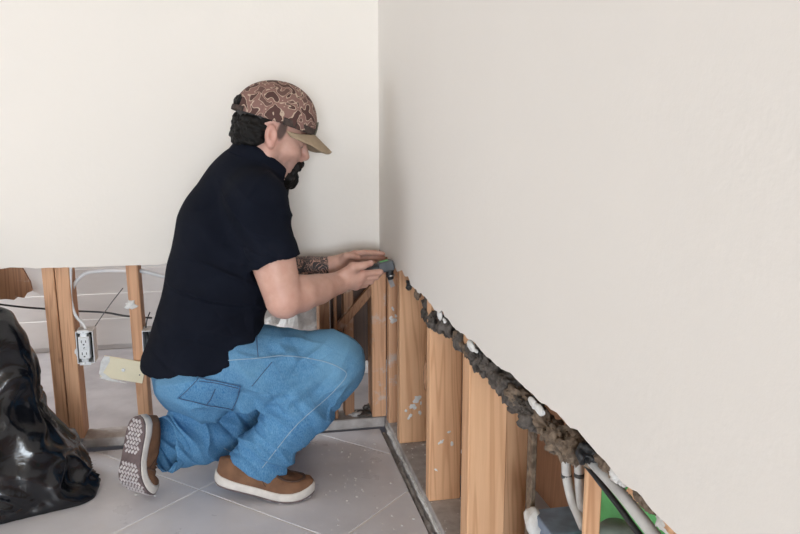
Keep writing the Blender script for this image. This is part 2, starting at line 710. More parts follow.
wall_back = drywall('wall_back', (ROOM_X0, 0), (.0, 0), (0, -1), lambda s: .607 + .003 * np.sin(s * 2.1), 'wall', 11, .0022)
wall_right = drywall('wall_right', (0, 0), (0, ROOM_Y0), (-1, 0), lambda s: np.where(s < .2, .618, .612) + .004 * np.sin(s * 5), 'wall_r', 21, .006)
ceiling = structure(box('ceiling', (ROOM_X0 - .1, ROOM_Y0 - .1, ROOM_H), (1.2, 2.0, ROOM_H + .08), 'ceiling', bev=0))


def wall_with_opening(name, axis, pos, lo, hi, o_lo, o_hi, z0, z1, thick):
    bm = bmesh.new()
    def b(u0, u1, za, zb):
        r = bmesh.ops.create_cube(bm, size=1)
        for v in r['verts']:
            c = [0, 0, 0]
            c[axis] = (u0 + u1) / 2 + v.co[0] * (u1 - u0)
            c[1 - axis] = pos + thick * (v.co[1] - .5)
            c[2] = (za + zb) / 2 + v.co[2] * (zb - za)
            v.co = c
    b(lo, o_lo, 0, ROOM_H)
    b(o_hi, hi, 0, ROOM_H)
    b(o_lo, o_hi, 0, z0)
    b(o_lo, o_hi, z1, ROOM_H)
    bmesh.ops.recalc_face_normals(bm, faces=bm.faces)
    me = bpy.data.meshes.new(name)
    bm.to_mesh(me)
    bm.free()
    return structure(link(name, me, 'wall'))


wall_front = wall_with_opening('wall_front', 0, ROOM_Y0, ROOM_X0, .013, -2.25, -.05, .06, 1.86, .1)
wall_left = wall_with_opening('wall_left', 1, ROOM_X0, ROOM_Y0, .013, -3.45, -.15, .06, 1.66, .1)
for wn, axis, pos, lo, hi in (('window_1', 0, ROOM_Y0, -2.25, -.05), ('window_2', 1, ROOM_X0, -3.45, -.15)):
    def fb(u0, u1, z0, z1):
        c0, c1 = [0, 0, z0], [0, 0, z1]
        c0[axis], c1[axis] = u0, u1
        c0[1 - axis], c1[1 - axis] = pos - .07, pos - .03
        return c0, c1
    w = structure(box(wn, *fb(lo, lo + .05,  .06, 1.66), 'white_plastic'))
    for r in ((hi - .05, hi,  .06, 1.66), (lo + .05, hi - .05, .06, .11), (lo + .05, hi - .05, 1.61, 1.66), ((lo + hi) / 2 - .02, (lo + hi) / 2 + .02, .11, 1.61)):
        box('window_frame', *fb(*r), 'white_plastic', w)

# unseen lamp added under the ceiling to brighten the floor
lamp = empty('added_fill_lamp', (-1.7, -1.9, ROOM_H - .05))
tag(lamp, 'unseen square white fill lamp added on the ceiling to brighten the floor', 'lamp')
box('fill_lamp_tray', (-2.32, -2.52, ROOM_H - .05), (-1.08, -1.28, ROOM_H - .001), 'white_plastic', lamp, .01)

# --- framing behind the back wall
def stud_y(u0, u1, mat='wood_l', depth=.089, zb=.036, lean=0., y0=SY, zt=ROOM_H - .04, parent=wall_back):
    """upright seen face on at photo columns u0..u1 (taken at the cut line)"""
    a, b = px(u0, 268, y=y0), px(u1, 268, y=y0)
    o = box('stud', (a[0], y0, zb), (b[0], y0 + depth, zt), mat, parent, .0025)
    return o


def lean_mesh(o, k, zref):
    for v in o.data.vertices:
        v.co.x += (v.co.z - zref) * k


s_a1 = stud_y(41, 53.2)
s_a2 = stud_y(54.2, 68.5)
s_b = stud_y(125.5, 137.5, 'wood_l')
for o_, k_ in ((s_a1, -.012), (s_a2, -.012), (s_b, -.018)):
    lean_mesh(o_, k_, .6)
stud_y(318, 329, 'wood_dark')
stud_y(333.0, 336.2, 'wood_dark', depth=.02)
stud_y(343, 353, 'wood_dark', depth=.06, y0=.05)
for xs_ in (-1.40, -1.80, -2.20, -2.60):
    box('stud', (xs_, SY, .036), (xs_ + .038, SY + .089, ROOM_H - .04), 'wood_l', wall_back, .0025)
stud_y(371.5, 386, 'wood_dust', depth=.089, y0=.014)
# sole plate under the back studs, with a light front edge
box('bottom_plate', (-2.7, .014, -.006), (-.995, .11, .034), 'plate', wall_back, .003)
box('bottom_plate', (-.975, .014, .004), (-.785, .11, .036), 'plate', wall_back, .005, 2)
box('bottom_plate', (-.742, .014, -.002), (.02, .11, .034), 'plate', wall_back, .003)
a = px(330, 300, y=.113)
box('shade_backing', (a[0], .113, .21), (.06, .125, ROOM_H - .05), 'bay_shade', wall_back, .002)  # added backing panel, its black stands for the shade in the bay
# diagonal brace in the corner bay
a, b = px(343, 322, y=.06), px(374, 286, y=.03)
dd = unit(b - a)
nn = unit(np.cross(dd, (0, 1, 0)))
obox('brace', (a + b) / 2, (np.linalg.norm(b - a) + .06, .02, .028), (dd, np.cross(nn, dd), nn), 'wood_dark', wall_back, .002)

# --- framing behind the side wall
def stud_x(y_near, thick=.038, x0=SX, depth=.088, mat='wood', zb=.036, zt=ROOM_H - .04, lean=0):
    o = box('stud', (x0, y_near, zb), (x0 + depth, y_near + thick, zt), mat, wall_right, .0025)
    return o


stud_x(-.048, mat='wood_dust', zb=.03)
st1 = stud_x(-.225, mat='wood')
st2 = stud_x(-.618, mat='wood')
st3 = stud_x(-.975, .055, mat='wood')
box('stud', (.125, -.86, .036), (.205, -.822, ROOM_H - .04), 'wood', wall_right, .0025)
box('stud', (.15, -.5, .036), (.24, -.462, ROOM_H - .04), 'wood_dark', wall_right, .0025)
q = px(586, 500, x=.085)
box('stud', (.085, q[1], .036), (.113, q[1] + .012, CUT + .3), 'wood', wall_right, .0025)
box('bottom_plate', (.020, -2.6, -.03), (.125, .012, .036), 'plate', wall_right, .003)

# rough floor and lining beyond the framing
fl2 = structure(box('floor_beyond', (ROOM_X0, .112, -.16), (1.2, 2.0, .0), 'concrete', bev=0))
fl3 = structure(box('floor_side', (.127, ROOM_Y0, -.16), (1.2, .112, -.002), 'concrete', bev=0))
wall_side = structure(box('wall_side', (.36, ROOM_Y0, -.01), (.372, .11, ROOM_H), 'ply', bev=0))
wall_far = structure(box('wall_far', (ROOM_X0, 1.20, 0), (1.2, 1.26, ROOM_H), 'siding', bev=0))
for k in range(9):
    z0 = .03 + k * .118
    o = obox('siding_board', (-1.2, 1.185, z0 + .058), (4.6, .016, .128), ((1, 0, 0), (0, 1, .07), (0, -.07, 1)), 'siding', wall_far, .002)
structure(box('wall_beyond_right', (1.2, -.0, -.1), (1.26, 2.0, ROOM_H), 'siding', bev=0))

structure(box('wall_beyond_left', (ROOM_X0 - .1, .013, -.1), (ROOM_X0, 2.0, ROOM_H), 'siding', bev=0))
# plaster and paper left on the timbers
def splat(name, c, nrm, r, mat, parent, seed, thick=.003, asp=1.0, ang=0.):
    nrm = unit(nrm)
    t1 = unit(np.cross(nrm, (0, 0, 1) if abs(nrm[2]) < .9 else (1, 0, 0)))
    t2 = np.cross(nrm, t1)
    t1, t2 = t1 * math.cos(ang) + t2 * math.sin(ang), -t1 * math.sin(ang) + t2 * math.cos(ang)
    rnd = random.Random(seed)
    pts = []
    n = 15
    for k in range(n):
        a = 2 * math.pi * k / n
        rr = r * rnd.uniform(.55, 1.15)
        pts.append(np.array(c) + t1 * rr * asp * math.cos(a) + t2 * rr * math.sin(a) - nrm * .0008)
    V = pts + [p + nrm * thick * .6 - (p - np.array(c)) * .18 for p in pts] + [np.array(c) + nrm * thick]
    F = [(k, (k + 1) % n, n + (k + 1) % n, n + k) for k in range(n)] + [(n + k, n + (k + 1) % n, 2 * n) for k in range(n)] + [tuple(range(n - 1, -1, -1))]
    me = mesh_from(V, F)
    fix_normals(me)
    return link(name, me, mat, parent)


splat('plaster_patch', px(131, 305, y=SY), (0, -1, 0), .018, 'paper', wall_back, 1, .008, 1.3)
splat('plaster_patch', px(76, 352, y=SY), (0, -1, 0), .015, 'paper', wall_back, 2, .002, .3)
for (u, v, r, asp, sd) in ((393, 309, .010, .5, 3), (393, 321, .013, 1.2, 4), (391, 318, .009, .8, 5), (396, 316, .008, .6, 6)):
    splat('plaster_patch', px(u, v, y=-.048), (0, -1, 0), r, 'paper', wall_right, sd, .003, asp, .5)
for k, (u, v, r, asp, an) in enumerate(((417, 399, .013, 1.4, .8), (412, 406, .010, 1.5, .5), (420, 413, .011, .6, .2), (410, 416, .008, 1.8, .9), (415, 408, .007, 1.2, .1), (421, 403, .009, .4, 0), (406, 411, .006, 1, 0))):
    splat('plaster_patch', px(u, v, y=-.225), (0, -1, 0), r, 'paper', wall_right, 20 + k, .0015, asp, an)
for k, (u, v, r) in enumerate(((441, 442, .006), (452, 444, .005), (436, 470, .004), (449, 432, .004), (462, 452, .004))):
    splat('plaster_patch', px(u, v, y=-.618), (0, -1, 0), r, 'paper', wall_right, 40 + k, .0012, 2.2, .6 + k)

# mouldy plaster lumps hanging along the torn edge of the side wall
def lump(name, c, r, mat, parent, seed, rough=.35, freq=30):
    bm = bmesh.new()
    bmesh.ops.create_icosphere(bm, subdivisions=4 if rough > .5 else 3, radius=1)
    V = np.array([v.co[:] for v in bm.verts])
    W = V * np.array(r)
    d = 1 + rough * fbm(W + np.array(c), freq, 3, seed) + .9 * rough * (.35 - np.abs(fbm(W + np.array(c), freq * 2.6, 3, seed + 4)))
    W = W * d[:, None] + np.array(c)
    for v, w in zip(bm.verts, W):
        v.co = w
    me = bpy.data.meshes.new(name)
    bm.to_mesh(me)
    bm.free()
    return link(name, me, mat, parent, True)


LUMPS = [  # photo column, row, depth x, half sizes (x, y, z), material
    (409, 288, .020, (.006, .012, .010), 'black_plastic'), (417, 296, .018, (.007, .013, .009), 'mud_b'),
    (427, 312, .026, (.013, .030, .022), 'mud'), (435, 324, .028, (.016, .030, .020), 'mud'), (447, 330, .026, (.013, .026, .017), 'mud'),
    (457, 341, .026, (.014, .028, .013), 'mud'), (466, 350, .026, (.014, .030, .013), 'mud_b'), (478, 361, .030, (.016, .034, .022), 'mud'),
    (490, 370, .030, (.016, .034, .021), 'mud'), (500, 380, .028, (.016, .032, .017), 'mud'), (510, 388, .028, (.015, .03, .016), 'mud'),
    (520, 400, .030, (.015, .03, .016), 'mud_b'), (527, 412, .032, (.018, .034, .022), 'mud'), (538, 420, .032, (.018, .036, .021), 'mud'),
    (548, 431, .030, (.018, .036, .024), 'mud_b'), (560, 440, .030, (.018, .036, .024), 'mud_b'), (572, 450, .028, (.018, .034, .020), 'mud_b'),
    (584, 456, .024, (.012, .018, .016), 'black_plastic')]
for k, (u, v, x, r, m) in enumerate(LUMPS):
    lump('mortar_lump', px(u, v - 3, x=x), (r[0], r[1] * 1.15, r[2] * (1.25 if u < 520 else .78)), m, wall_right, 60 + k, .85, 42)
lump('bark_strip', px(425, 372, x=.022), (.004, .008, .045), 'wood_dark', wall_right, 88, .6, 40)
for k, (u, v, r) in enumerate(((440, 315, (.004, .022, .012)), (445, 321, (.004, .016, .008)), (471, 346, (.004, .024, .008)), (476, 351, (.004, .012, .005)), (541, 411, (.004, .024, .008)), (534, 404, (.004, .02, .007)))):
    lump('torn_paper', px(u, v, x=.006), r, 'paper', wall_right, 90 + k, .4)
# rust-red crumbs of the edge nearest the camera
for k in range(14):
    y = -1.62 - k * .035
    lump('edge_crumb', (.020, y, .600), (.010, .022, .012), ('mud_b', 'gypsum', 'wood')[k % 3], wall_right, 130 + k, .6, 60)

# crumbs of plaster on plates and tiles: nobody could count them
bm = bmesh.new()
rnd = random.Random(5)
for k in range(620):
    m = rnd.random()
    if m < .34:
        c = (rnd.uniform(.025, .12), rnd.uniform(-1.6, 0), .036)
    elif m < .52:
        c = (rnd.uniform(-.74, .0), rnd.uniform(.02, .1), .034)
    elif m < .80:
        c = (-abs(rnd.gauss(0, .22)) - .004, rnd.uniform(-1.0, -.01), .0)
    elif m < .95:
        c = (rnd.uniform(-1.0, -.02), -abs(rnd.gauss(0, .25)) - .005, .0)
    else:
        c = (rnd.uniform(.0, .02), rnd.uniform(-1.4, 0), -.02)
    r = min(.008, .0012 * math.exp(rnd.gauss(0, .55)))
    res = bmesh.ops.create_icosphere(bm, subdivisions=1, radius=r)
    a = Matrix.Rotation(rnd.uniform(0, 3), 3, 'Z')
    for v in res['verts']:
        v.co = Vector(c) + a @ Vector((v.co.x * rnd.uniform(.6, 1.9), v.co.y * rnd.uniform(.6, 1.3), v.co.z * .6 + r * .3))
me = bpy.data.meshes.new('plaster_crumbs')
bm.to_mesh(me)
bm.free()
cr = link('plaster_crumbs', me, 'paper')
cr['kind'] = 'stuff'
tag(cr, 'white plaster crumbs scattered on tiles and bottom plates along the walls', 'debris')
# dark debris in the corner bay
for k, (u, v, y, r, m) in enumerate(((362, 388, .05, (.03, .018, .008), 'dark_steel'), (357, 397, .06, (.028, .02, .007), 'plate'), (366, 405, .05, (.03, .02, .006), 'mud'), (350, 392, .07, (.02, .02, .006), 'plate'), (367, 379, .08, (.015, .015, .012), 'mud'))):
    p = px(u, v, y=y)
    p[2] = .036 + r[2] * .6
    tag(lump('rubble_piece', p, r, m, None, 150 + k, .6), ['flat dark shard of rubble on the plate in the corner bay', 'grey rubble flake beside the dark shard in the corner bay', 'brown rubble lump at the front of the corner bay plate', 'grey rubble flake nearest the knee in the corner bay', 'dark rubble lump behind the others in the corner bay'][k], 'rubble', 'rubble in the corner bay')
# ================================================================== things in the wall
# torn brown panel and leaning grey sheet in the left bay
pts = [px(u, v, y=.098) for u, v in ((-55, 255), (14, 255), (22, 268), (30, 282), (32, 291), (27, 293), (24, 298), (18, 297), (14, 300), (6, 299), (-55, 304))]
tag(poly_prism('torn_panel', pts, (0, .012, 0), 'wood_dark'), 'brown torn panel with ragged lower edge in the left bay', 'panel')
pts = [px(u, v, y=.1115) for u, v in ((8, 250), (60, 250), (60, 296), (46, 296), (34, 292), (22, 279))]
tag(poly_prism('grey_sheet', pts, (0, .01, 0), 'siding'), 'grey sheet behind the torn brown panel', 'panel')

# cables
tag(tube('electrical_cable', [px(71, 258, y=.034), px(70.5, 285, y=.032), px(71.5, 302, y=.032), px(76, 316, y=.03), px(84, 325, y=.03), px(87, 334, y=.03)], .0048, 'white_plastic'), 'white cable running straight down beside the double stud to the outlet', 'cable')
tag(tube('electrical_cable', [px(73, 322, y=.075), px(70, 305, y=.075), px(73, 287, y=.075), px(84, 274, y=.07), px(100, 271, y=.07), px(120, 270.5, y=.07), px(140, 271, y=.07), px(158, 275, y=.065), px(185, 283, y=.06)], .0062, 'white_plastic'), 'white cable arching across the bay and through the single stud', 'cable')
tag(tube('electrical_cable', [px(-20, 302, y=.12), px(22, 307, y=.12), px(48, 309, y=.12), px(75, 311, y=.12), px(105, 312.5, y=.12), px(126, 316, y=.12), px(152, 318, y=.12)], .0032, 'black_plastic'), 'dark thin cable running level across the boards of the far wall', 'cable')
tag(tube('loose_wire', [px(123, 288, y=.10), px(112, 302, y=.10), px(102, 316, y=.09), px(92, 331, y=.07)], .0017, 'dark_steel'), 'thin grey wire slanting down to the outlet box', 'wire')
tag(tube('loose_wire', [px(150, 312, y=.05), px(147, 320, y=.04), px(146, 330, y=.04), px(149, 340, y=.05)], .002, 'black_plastic'), 'short black wire curling into the box behind the shirt', 'wire')


def outlet(name, u0, v0, u1, v1, label):
    A, B = px(u0, v0, y=.0), px(u1, v1, y=.0)
    x0, x1, z1, z0 = A[0], B[0], A[2], B[2]
    e = empty(name, ((x0 + x1) / 2, .04, z0))
    tag(e, label, 'outlet', 'wall outlets')
    t = .003
    box('box_side', (x0, .0, z0), (x0 + t, .062, z1), 'white_plastic', e, .0008)
    box('box_side', (x1 - t, .0, z0), (x1, .062, z1), 'white_plastic', e, .0008)
    box('box_side', (x0 + t, .0, z0), (x1 - t, .062, z0 + t), 'white_plastic', e, .0008)
    box('box_side', (x0 + t, .0, z1 - t), (x1 - t, .062, z1), 'white_plastic', e, .0008)
    box('box_back', (x0 + t, .058, z0 + t), (x1 - t, .062, z1 - t), 'dark', e, 0)
    cx, cz = (x0 + x1) / 2 - .002, (z0 + z1) / 2
    box('mounting_strap', (cx - .010, -.002, z0 - .003), (cx + .010, .0, z1 + .003), 'steel', e, .0005)
    body = box('receptacle', (cx - .0165, -.004, cz - .036), (cx + .0165, .026, cz + .036), 'white_plastic', e, .002)
    for s in (-1, 1):
        zc = cz + s * .0195
        # rounded face of each socket
        n = 20
        ring = []
        for k in range(n):
            a = 2 * math.pi * k / n
            ring.append(np.array([cx + max(-.0145, min(.0145, .0172 * math.cos(a))), -.0075, zc + .0150 * math.sin(a)]))
        face = poly_prism('socket_face', ring, (0, .005, 0), 'white_plastic', body)
        for dx, w, h, dz in ((-.0062, .0022, .0085, .002), (.0062, .0022, .007, .002)):
            box('slot', (cx + dx - w / 2, -.0082, zc + dz - h / 2), (cx + dx + w / 2, -.0074, zc + dz + h / 2), 'black_plastic', body, 0)
        box('slot', (cx - .0022, -.0082, zc - .0095), (cx + .0022, -.0074, zc - .0055), 'black_plastic', body, .0)
        ear = box('strap_ear', (cx - .017, -.003, cz + s * .052 - .005), (cx + .017, -.0005, cz + s * .052 + .005), 'white_plastic', e, .001)
        link('screw', tube_mesh([(cx, -.0045, cz + s * .050), (cx, -.0028, cz + s * .050)], .003, 10), 'steel', e)
    link('screw', tube_mesh([(cx, -.0095, cz), (cx, -.004, cz)], .0025, 10), 'steel', body)
    return e


outlet('wall_outlet', 75, 332, 95, 363, 'white double outlet hanging open in its box beside the double stud')
# second box, mostly behind the shirt
A, B = px(141.5, 331, y=.0), px(160, 362, y=.0)
e = empty('outlet_box', ((A[0] + B[0]) / 2, .04, B[2]))
tag(e, 'empty white outlet box half hidden by the shirt hem', 'outlet box')
t = .003
for nm, lo, hi in (('box_side', (A[0], 0, B[2]), (A[0] + t, .06, A[2])), ('box_side', (B[0] - t, 0, B[2]), (B[0], .06, A[2])), ('box_side', (A[0] + t, 0, B[2]), (B[0] - t, .06, B[2] + t)), ('box_side', (A[0] + t, 0, A[2] - t), (B[0] - t, .06, A[2]))):
    box(nm, lo, hi, 'white_plastic', e, .0008)
box('box_back', (A[0] + t, .057, B[2] + t), (B[0] - t, .06, A[2] - t), 'black_plastic', e, 0)  # black back puts the inner shade of the empty box into colour

# cream blank cover plate hanging askew on the single stud
c = px(123.5, 369.5, y=.008)
ang = math.radians(-15)
ax1, ax2 = np.array([math.cos(ang), 0, math.sin(ang)]), np.array([-math.sin(ang), 0, math.cos(ang)])
ax1 = unit(ax1 + np.array([0, .04, 0]))
nrm = np.cross(ax1, ax2)
e = empty('cover_plate', (c[0], c[1], c[2] - .04))
tag(e, 'cream blank cover plate hanging crooked on the single stud', 'cover plate')
obox('plate', c, (.132, .0055, .072), (ax1, nrm, ax2), 'cream_plastic', e, .0022, 2)
link('screw', tube_mesh([c - nrm * .001, c + nrm * .0065], .0055, 12), 'steel', e)
link('screw', tube_mesh([c + ax1 * .052 - ax2 * .008 - nrm * .001, c + ax1 * .052 - ax2 * .008 + nrm * .0045], .002, 8), 'dark_steel', e)
V = [c - ax1 * .0655 + ax2 * .034, c - ax1 * .050 + ax2 * .0365, c - ax1 * .046 + ax2 * .02, c - ax1 * .058 - ax2 * .02, c - ax1 * .030 - ax2 * .036, c + ax1 * .02 - ax2 * .042, c - ax1 * .03 - ax2 * .0435, c - ax1 * .066 - ax2 * .040, c - ax1 * .058 - ax2 * .034, c - ax1 * .070 - ax2 * .026, c - ax1 * .072 + ax2 * .015]
poly_prism('torn_paint', [p + nrm * .0032 for p in V], nrm * .0012, 'paper', e)

# bright heap of crumpled plastic sheet on the floor beyond the studs
N = 46
gx, gy = np.meshgrid(np.linspace(0, 1, N), np.linspace(0, 1, N), indexing='ij')
cx_ = px(297, 325, y=.95)[0]
P = np.c_[(cx_ - .36 + gx * .72).ravel(), (.60 + gy * .5).ravel(), np.zeros(N * N)]
edge = np.minimum(np.minimum(gx, 1 - gx), np.minimum(gy, 1 - gy)).ravel()
P[:, 2] = .012 + np.clip(edge * 3.2, 0, 1) ** 1.3 * (.15 + .12 * fbm(P, 6, 4, 3)) - .010
P[:, 2] = np.maximum(P[:, 2], .002)
P[:, 0] += .03 * fbm(P, 5, 2, 8)
F = [(i * N + j, (i + 1) * N + j, (i + 1) * N + j + 1, i * N + j + 1) for i in range(N - 1) for j in range(N - 1)]
me = mesh_from(P, F)
o = link('dust_sheet', me, 'paper', None, False)
so = o.modifiers.new('thick', 'SOLIDIFY')
so.thickness = .002
tag(o, 'crumpled white dust sheet on the floor beyond the studs', 'dust sheet')

# services in the near bay of the side wall
def along(name, lst, r, mat, label, cat, **k):
    return tag(tube(name, [px(u, v, x=x) for u, v, x in lst], r, mat, **k), label, cat)


along('service_pipe', [(565, 440, .10), (566, 462, .10), (567, 478, .10), (572, 500, .10), (578, 514, .10), (584, 528, .10)], .0085, 'old_white', 'left of two white pipes bending down behind the torn edge', 'pipe')
along('service_pipe', [(578, 440, .10), (579, 470, .10), (580, 490, .10), (583, 512, .11), (589, 535, .125)], .0082, 'old_white', 'right of two white pipes, straighter, next to the near stud', 'pipe')
for u, v in ((566.5, 476), (579.5, 475)):
    p = px(u, v, x=.10)
    tag(tube('pipe_clip', [p + np.array([0, 0, -.003]), p + np.array([0, 0, .003])], .0095, 'dark_steel', raw=True, sides=14), 'dark clip around the %s white pipe' % ('left' if u < 570 else 'right'), 'clip', 'pipe clips')
along('conduit', [(580, 449, .045), (600, 470, .045), (620, 492, .045), (640, 517, .045), (662, 545, .045), (700, 590, .045)], .0085, 'old_white', 'thick pale conduit running along just under the torn wall edge', 'conduit')
along('black_cable', [(580, 458, .055), (592, 472, .055), (606, 490, .055), (620, 508, .055), (636, 530, .055), (660, 560, .055)], .0045, 'black_plastic', 'black cable running below the pale conduit', 'cable')
# blue-grey box low in the bay
p = px(562, 532, x=.16)
e = empty('junction_box', (p[0] + .02, p[1], 0))
tag(e, 'blue grey box with dark lid seam low behind the torn wall', 'box')
box('box_body', (p[0] - .03, p[1] - .02, p[2] - .24), (p[0] + .10, p[1] + .075, p[2] - .012), 'blue_box', e, .006, 2)
box('lid', (p[0] - .034, p[1] - .024, p[2] - .009), (p[0] + .104, p[1] + .079, p[2] + .012), 'blue_box', e, .004, 2)
box('lid_seam', (p[0] - .028, p[1] - .018, p[2] - .014), (p[0] + .098, p[1] + .073, p[2] - .007), 'black_plastic', e, 0)
# green container beyond the near stud
p = px(638, 514, x=.275)
e = empty('green_canister', (p[0], p[1], 0))
tag(e, 'bright green plastic canister standing beyond the near stud', 'canister')
prof = [(.0, -.40), (.070, -.40), (.075, -.38), (.075, .06), (.07, .08), (.06, .085), (.0, .085)]
def lathe(name, prof, c, mat, parent, n=28):
    V, F = [], []
    for r, z in prof:
        for k in range(n):
            a = 2 * math.pi * k / n
            V.append((c[0] + max(r, 1e-4) * math.cos(a), c[1] + max(r, 1e-4) * math.sin(a), c[2] + z))
    for i in range(len(prof) - 1):
        for k in range(n):
            F.append((i * n + k, i * n + (k + 1) % n, (i + 1) * n + (k + 1) % n, (i + 1) * n + k))
    me = mesh_from(V, F)
    fix_normals(me)
    return link(name, me, mat, parent, True)
zb = p[2]
lathe('canister_body', [(r, max(z + 0, -zb)) for r, z in prof], p, 'green_plastic', e)
M['lid_green'] = simple('grey_green_lid', (.30, .36, .30), (.22, .27, .23), 30, .5, .1)
lathe('canister_cap', [(0, .115), (.026, .115), (.03, .11), (.03, .086), (0, .086)], p, 'lid_green', e)
pj = px(616, 536, x=.175)
tag(lathe('storage_jar', [(0, -pj[2]), (.036, -pj[2]), (.04, -pj[2] + .01), (.04, -.02), (.034, .012), (.024, .022), (0, .022)], pj, 'lid_green', None), 'grey green rounded jar in front of the green canister', 'jar')
# foam and grey batten beside the third stud
p = px(533, 470, x=.14)
tag(box('grey_batten', (p[0] - .003, p[1], .0), (p[0] + .008, p[1] + .03, CUT + .25), 'mud_b', None, .002), 'narrow grey mortar-smeared batten between stud and plywood', 'batten')
p = px(533, 524, x=.125)
tag(lump('foam_blob', p, (.012, .022, .022), 'paper', None, 171, .5), 'white foam blob at the foot of the grey batten', 'foam')

# ================================================================== black rubbish bag
def make_bag():
    m, nt, bs = new_mat('black_bag_plastic')
    v = coords(nt)
    bs.inputs['Base Color'].default_value = (.005, .006, .009, 1)
    bs.inputs['Roughness'].default_value = .20
    bs.inputs['Specular IOR Level'].default_value = .6
    bump(nt, bs, noise(nt, v, 14, 4, .55, 1.5), .35, .006)
    e = empty('rubbish_bag', (-1.2, -.2, 0))
    tag(e, 'stuffed black plastic rubbish bag slumped on the floor at the left', 'bag')
    NU, NV = 150, 110
    # outline radius (to the right, seen from the camera) against height
    hz = np.array([0, .015, .05, .09, .14, .20, .28, .36, .44, .52, .58, .61])
    hr = np.array([.335, .345, .34, .315, .285, .262, .225, .195, .165, .13, .075, .0])
    t = np.linspace(0, 1, NV)
    s = np.linspace(0, len(hz) - 1, NV)
    Z = np.interp(s, np.arange(len(hz)), hz)
    R = np.interp(s, np.arange(len(hr)), hr)
    R = np.convolve(np.pad(R, 4, mode='edge'), np.ones(9) / 9, 'valid')
    R[-1] = 0
    th = np.linspace(0, 2 * math.pi, NU, endpoint=False)
    c = np.array([-1.25, -.255])
    V = []
    for j in range(NV):
        V.append(np.c_[c[0] + 1.02 * R[j] * np.cos(th), c[1] + .62 * R[j] * np.sin(th), np.full(NU, Z[j])])
    V = np.concatenate(V)
    TH = np.tile(th, NV)
    RR = np.repeat(R, NU)
    ZZ = np.repeat(Z, NU)
    dirs = np.c_[np.cos(TH), np.sin(TH), np.zeros(len(TH))]
    q = np.c_[V[:, 0] + .5 * V[:, 2], V[:, 1], V[:, 2] * .55]
    ridg = 1 - 2 * np.abs(vnoise(q, 9, 31))
    ridg2 = 1 - 2 * np.abs(vnoise(q + .1 * fbm(V, 6, 2, 5)[:, None], 19, 32))
    lum = fbm(V, 5.5, 2, 33)
    amp = np.clip(RR / .12, 0, 1) * np.clip(ZZ / .03, .15, 1)
    V += dirs * (amp * (.028 * lum + .020 * ridg + .010 * ridg2))[:, None]
    V[:, 2] += amp * .012 * ridg * np.clip(ZZ / .1, 0, 1)
    # spread skirt at the floor, drawn out to a pointed corner on the right
    w = np.exp(-(ZZ / .05) ** 2) * np.exp(-((TH - 2 * math.pi * (TH > math.pi) + .35) / .35) ** 2)
    V[:, 0] += .04 * w
    V[:, 1] -= .025 * w
    V[:, 2] = np.maximum(V[:, 2], .0015)
    F = [(j * NU + k, j * NU + (k + 1) % NU, (j + 1) * NU + (k + 1) % NU, (j + 1) * NU + k) for j in range(NV - 1) for k in range(NU)]
    F.append(tuple(range(NU - 1, -1, -1)))
    me = mesh_from(V, F)
    o = link('bag_body', me, m, e, True)
    # gathered neck on top
    pts = catmull([(-1.215, -.22, .57), (-1.23, -.21, .66), (-1.25, -.2, .71)], 10)
    me = tube_mesh(pts, [.05, .02, .03, .055], 40)
    VV = np.array([v.co[:] for v in me.vertices])
    VV[:, :2] += .008 * np.sin(np.arange(len(VV)) % 40 * 2 * math.pi / 40 * 9)[:, None]
    for v_, c_ in zip(me.vertices, VV):
        v_.co = c_
    link('tied_neck', me, m, e, True)


make_bag()
# ================================================================== the person
def mat_denim():
    m, nt, bs = new_mat('blue_denim')
    v = coords(nt)
    big = noise(nt, v, 7, 4, .6)
    fine = noise(nt, coords(nt, (1, 1, .35)), 420, 2, .6)
    c = ramp(nt, big, [(.25, (.020, .125, .31)), (.5, (.040, .20, .42)), (.75, (.075, .265, .49))])
    c = mixc(nt, .35, c, ramp(nt, fine, [(.3, (.03, .10, .24)), (.7, (.34, .52, .66))]))
    # worn fade on upper thigh and knee, darker unfaded lower leg
    at = node(nt, 'ShaderNodeAttribute')
    at.attribute_name = 'fade'
    c = mixc(nt, at.outputs['Fac'], c, (.165, .345, .50))
    nt.links.new(c, bs.inputs['Base Color'])
    bs.inputs['Roughness'].default_value = .85
    bs.inputs['Specular IOR Level'].default_value = .2
    bump(nt, bs, fine, .35, .0007)
    return m


def mat_skin():
    m, nt, bs = new_mat('skin')
    at = node(nt, 'ShaderNodeAttribute')
    at.attribute_name = 'skin_col'
    ink = node(nt, 'ShaderNodeAttribute')
    ink.attribute_name = 'ink'
    v = coords(nt)
    mot = ramp(nt, noise(nt, v, 45, 4), [(.3, (.90, .84, .82)), (.7, (1.0, 1.0, 1.0))])
    c = mixc(nt, 1.0, at.outputs['Color'], mot, 'MULTIPLY')
    nz = noise(nt, v, 26, 2, .5, 3.5)
    pat = ramp(nt, nz, [(.0, (.97, .97, .97)), (.46, (.97, .97, .97)), (.485, (.15, .15, .15)), (.52, (.15, .15, .15)), (.545, (.97, .97, .97)), (.64, (.9, .9, .9)), (.67, (.2, .2, .2)), (.70, (.9, .9, .9))])
    mul = node(nt, 'ShaderNodeMath', operation='MULTIPLY')
    nt.links.new(pat, mul.inputs[0])
    nt.links.new(ink.outputs['Fac'], mul.inputs[1])
    c = mixc(nt, mul.outputs[0], c, (.035, .036, .042))
    nt.links.new(c, bs.inputs['Base Color'])
    bs.inputs['Roughness'].default_value = .5
    bs.inputs['Subsurface Weight'].default_value = .12
    bs.inputs['Subsurface Radius'].default_value = (.012, .005, .003)
    bump(nt, bs, noise(nt, v, 320, 3), .12, .0008)
    return m


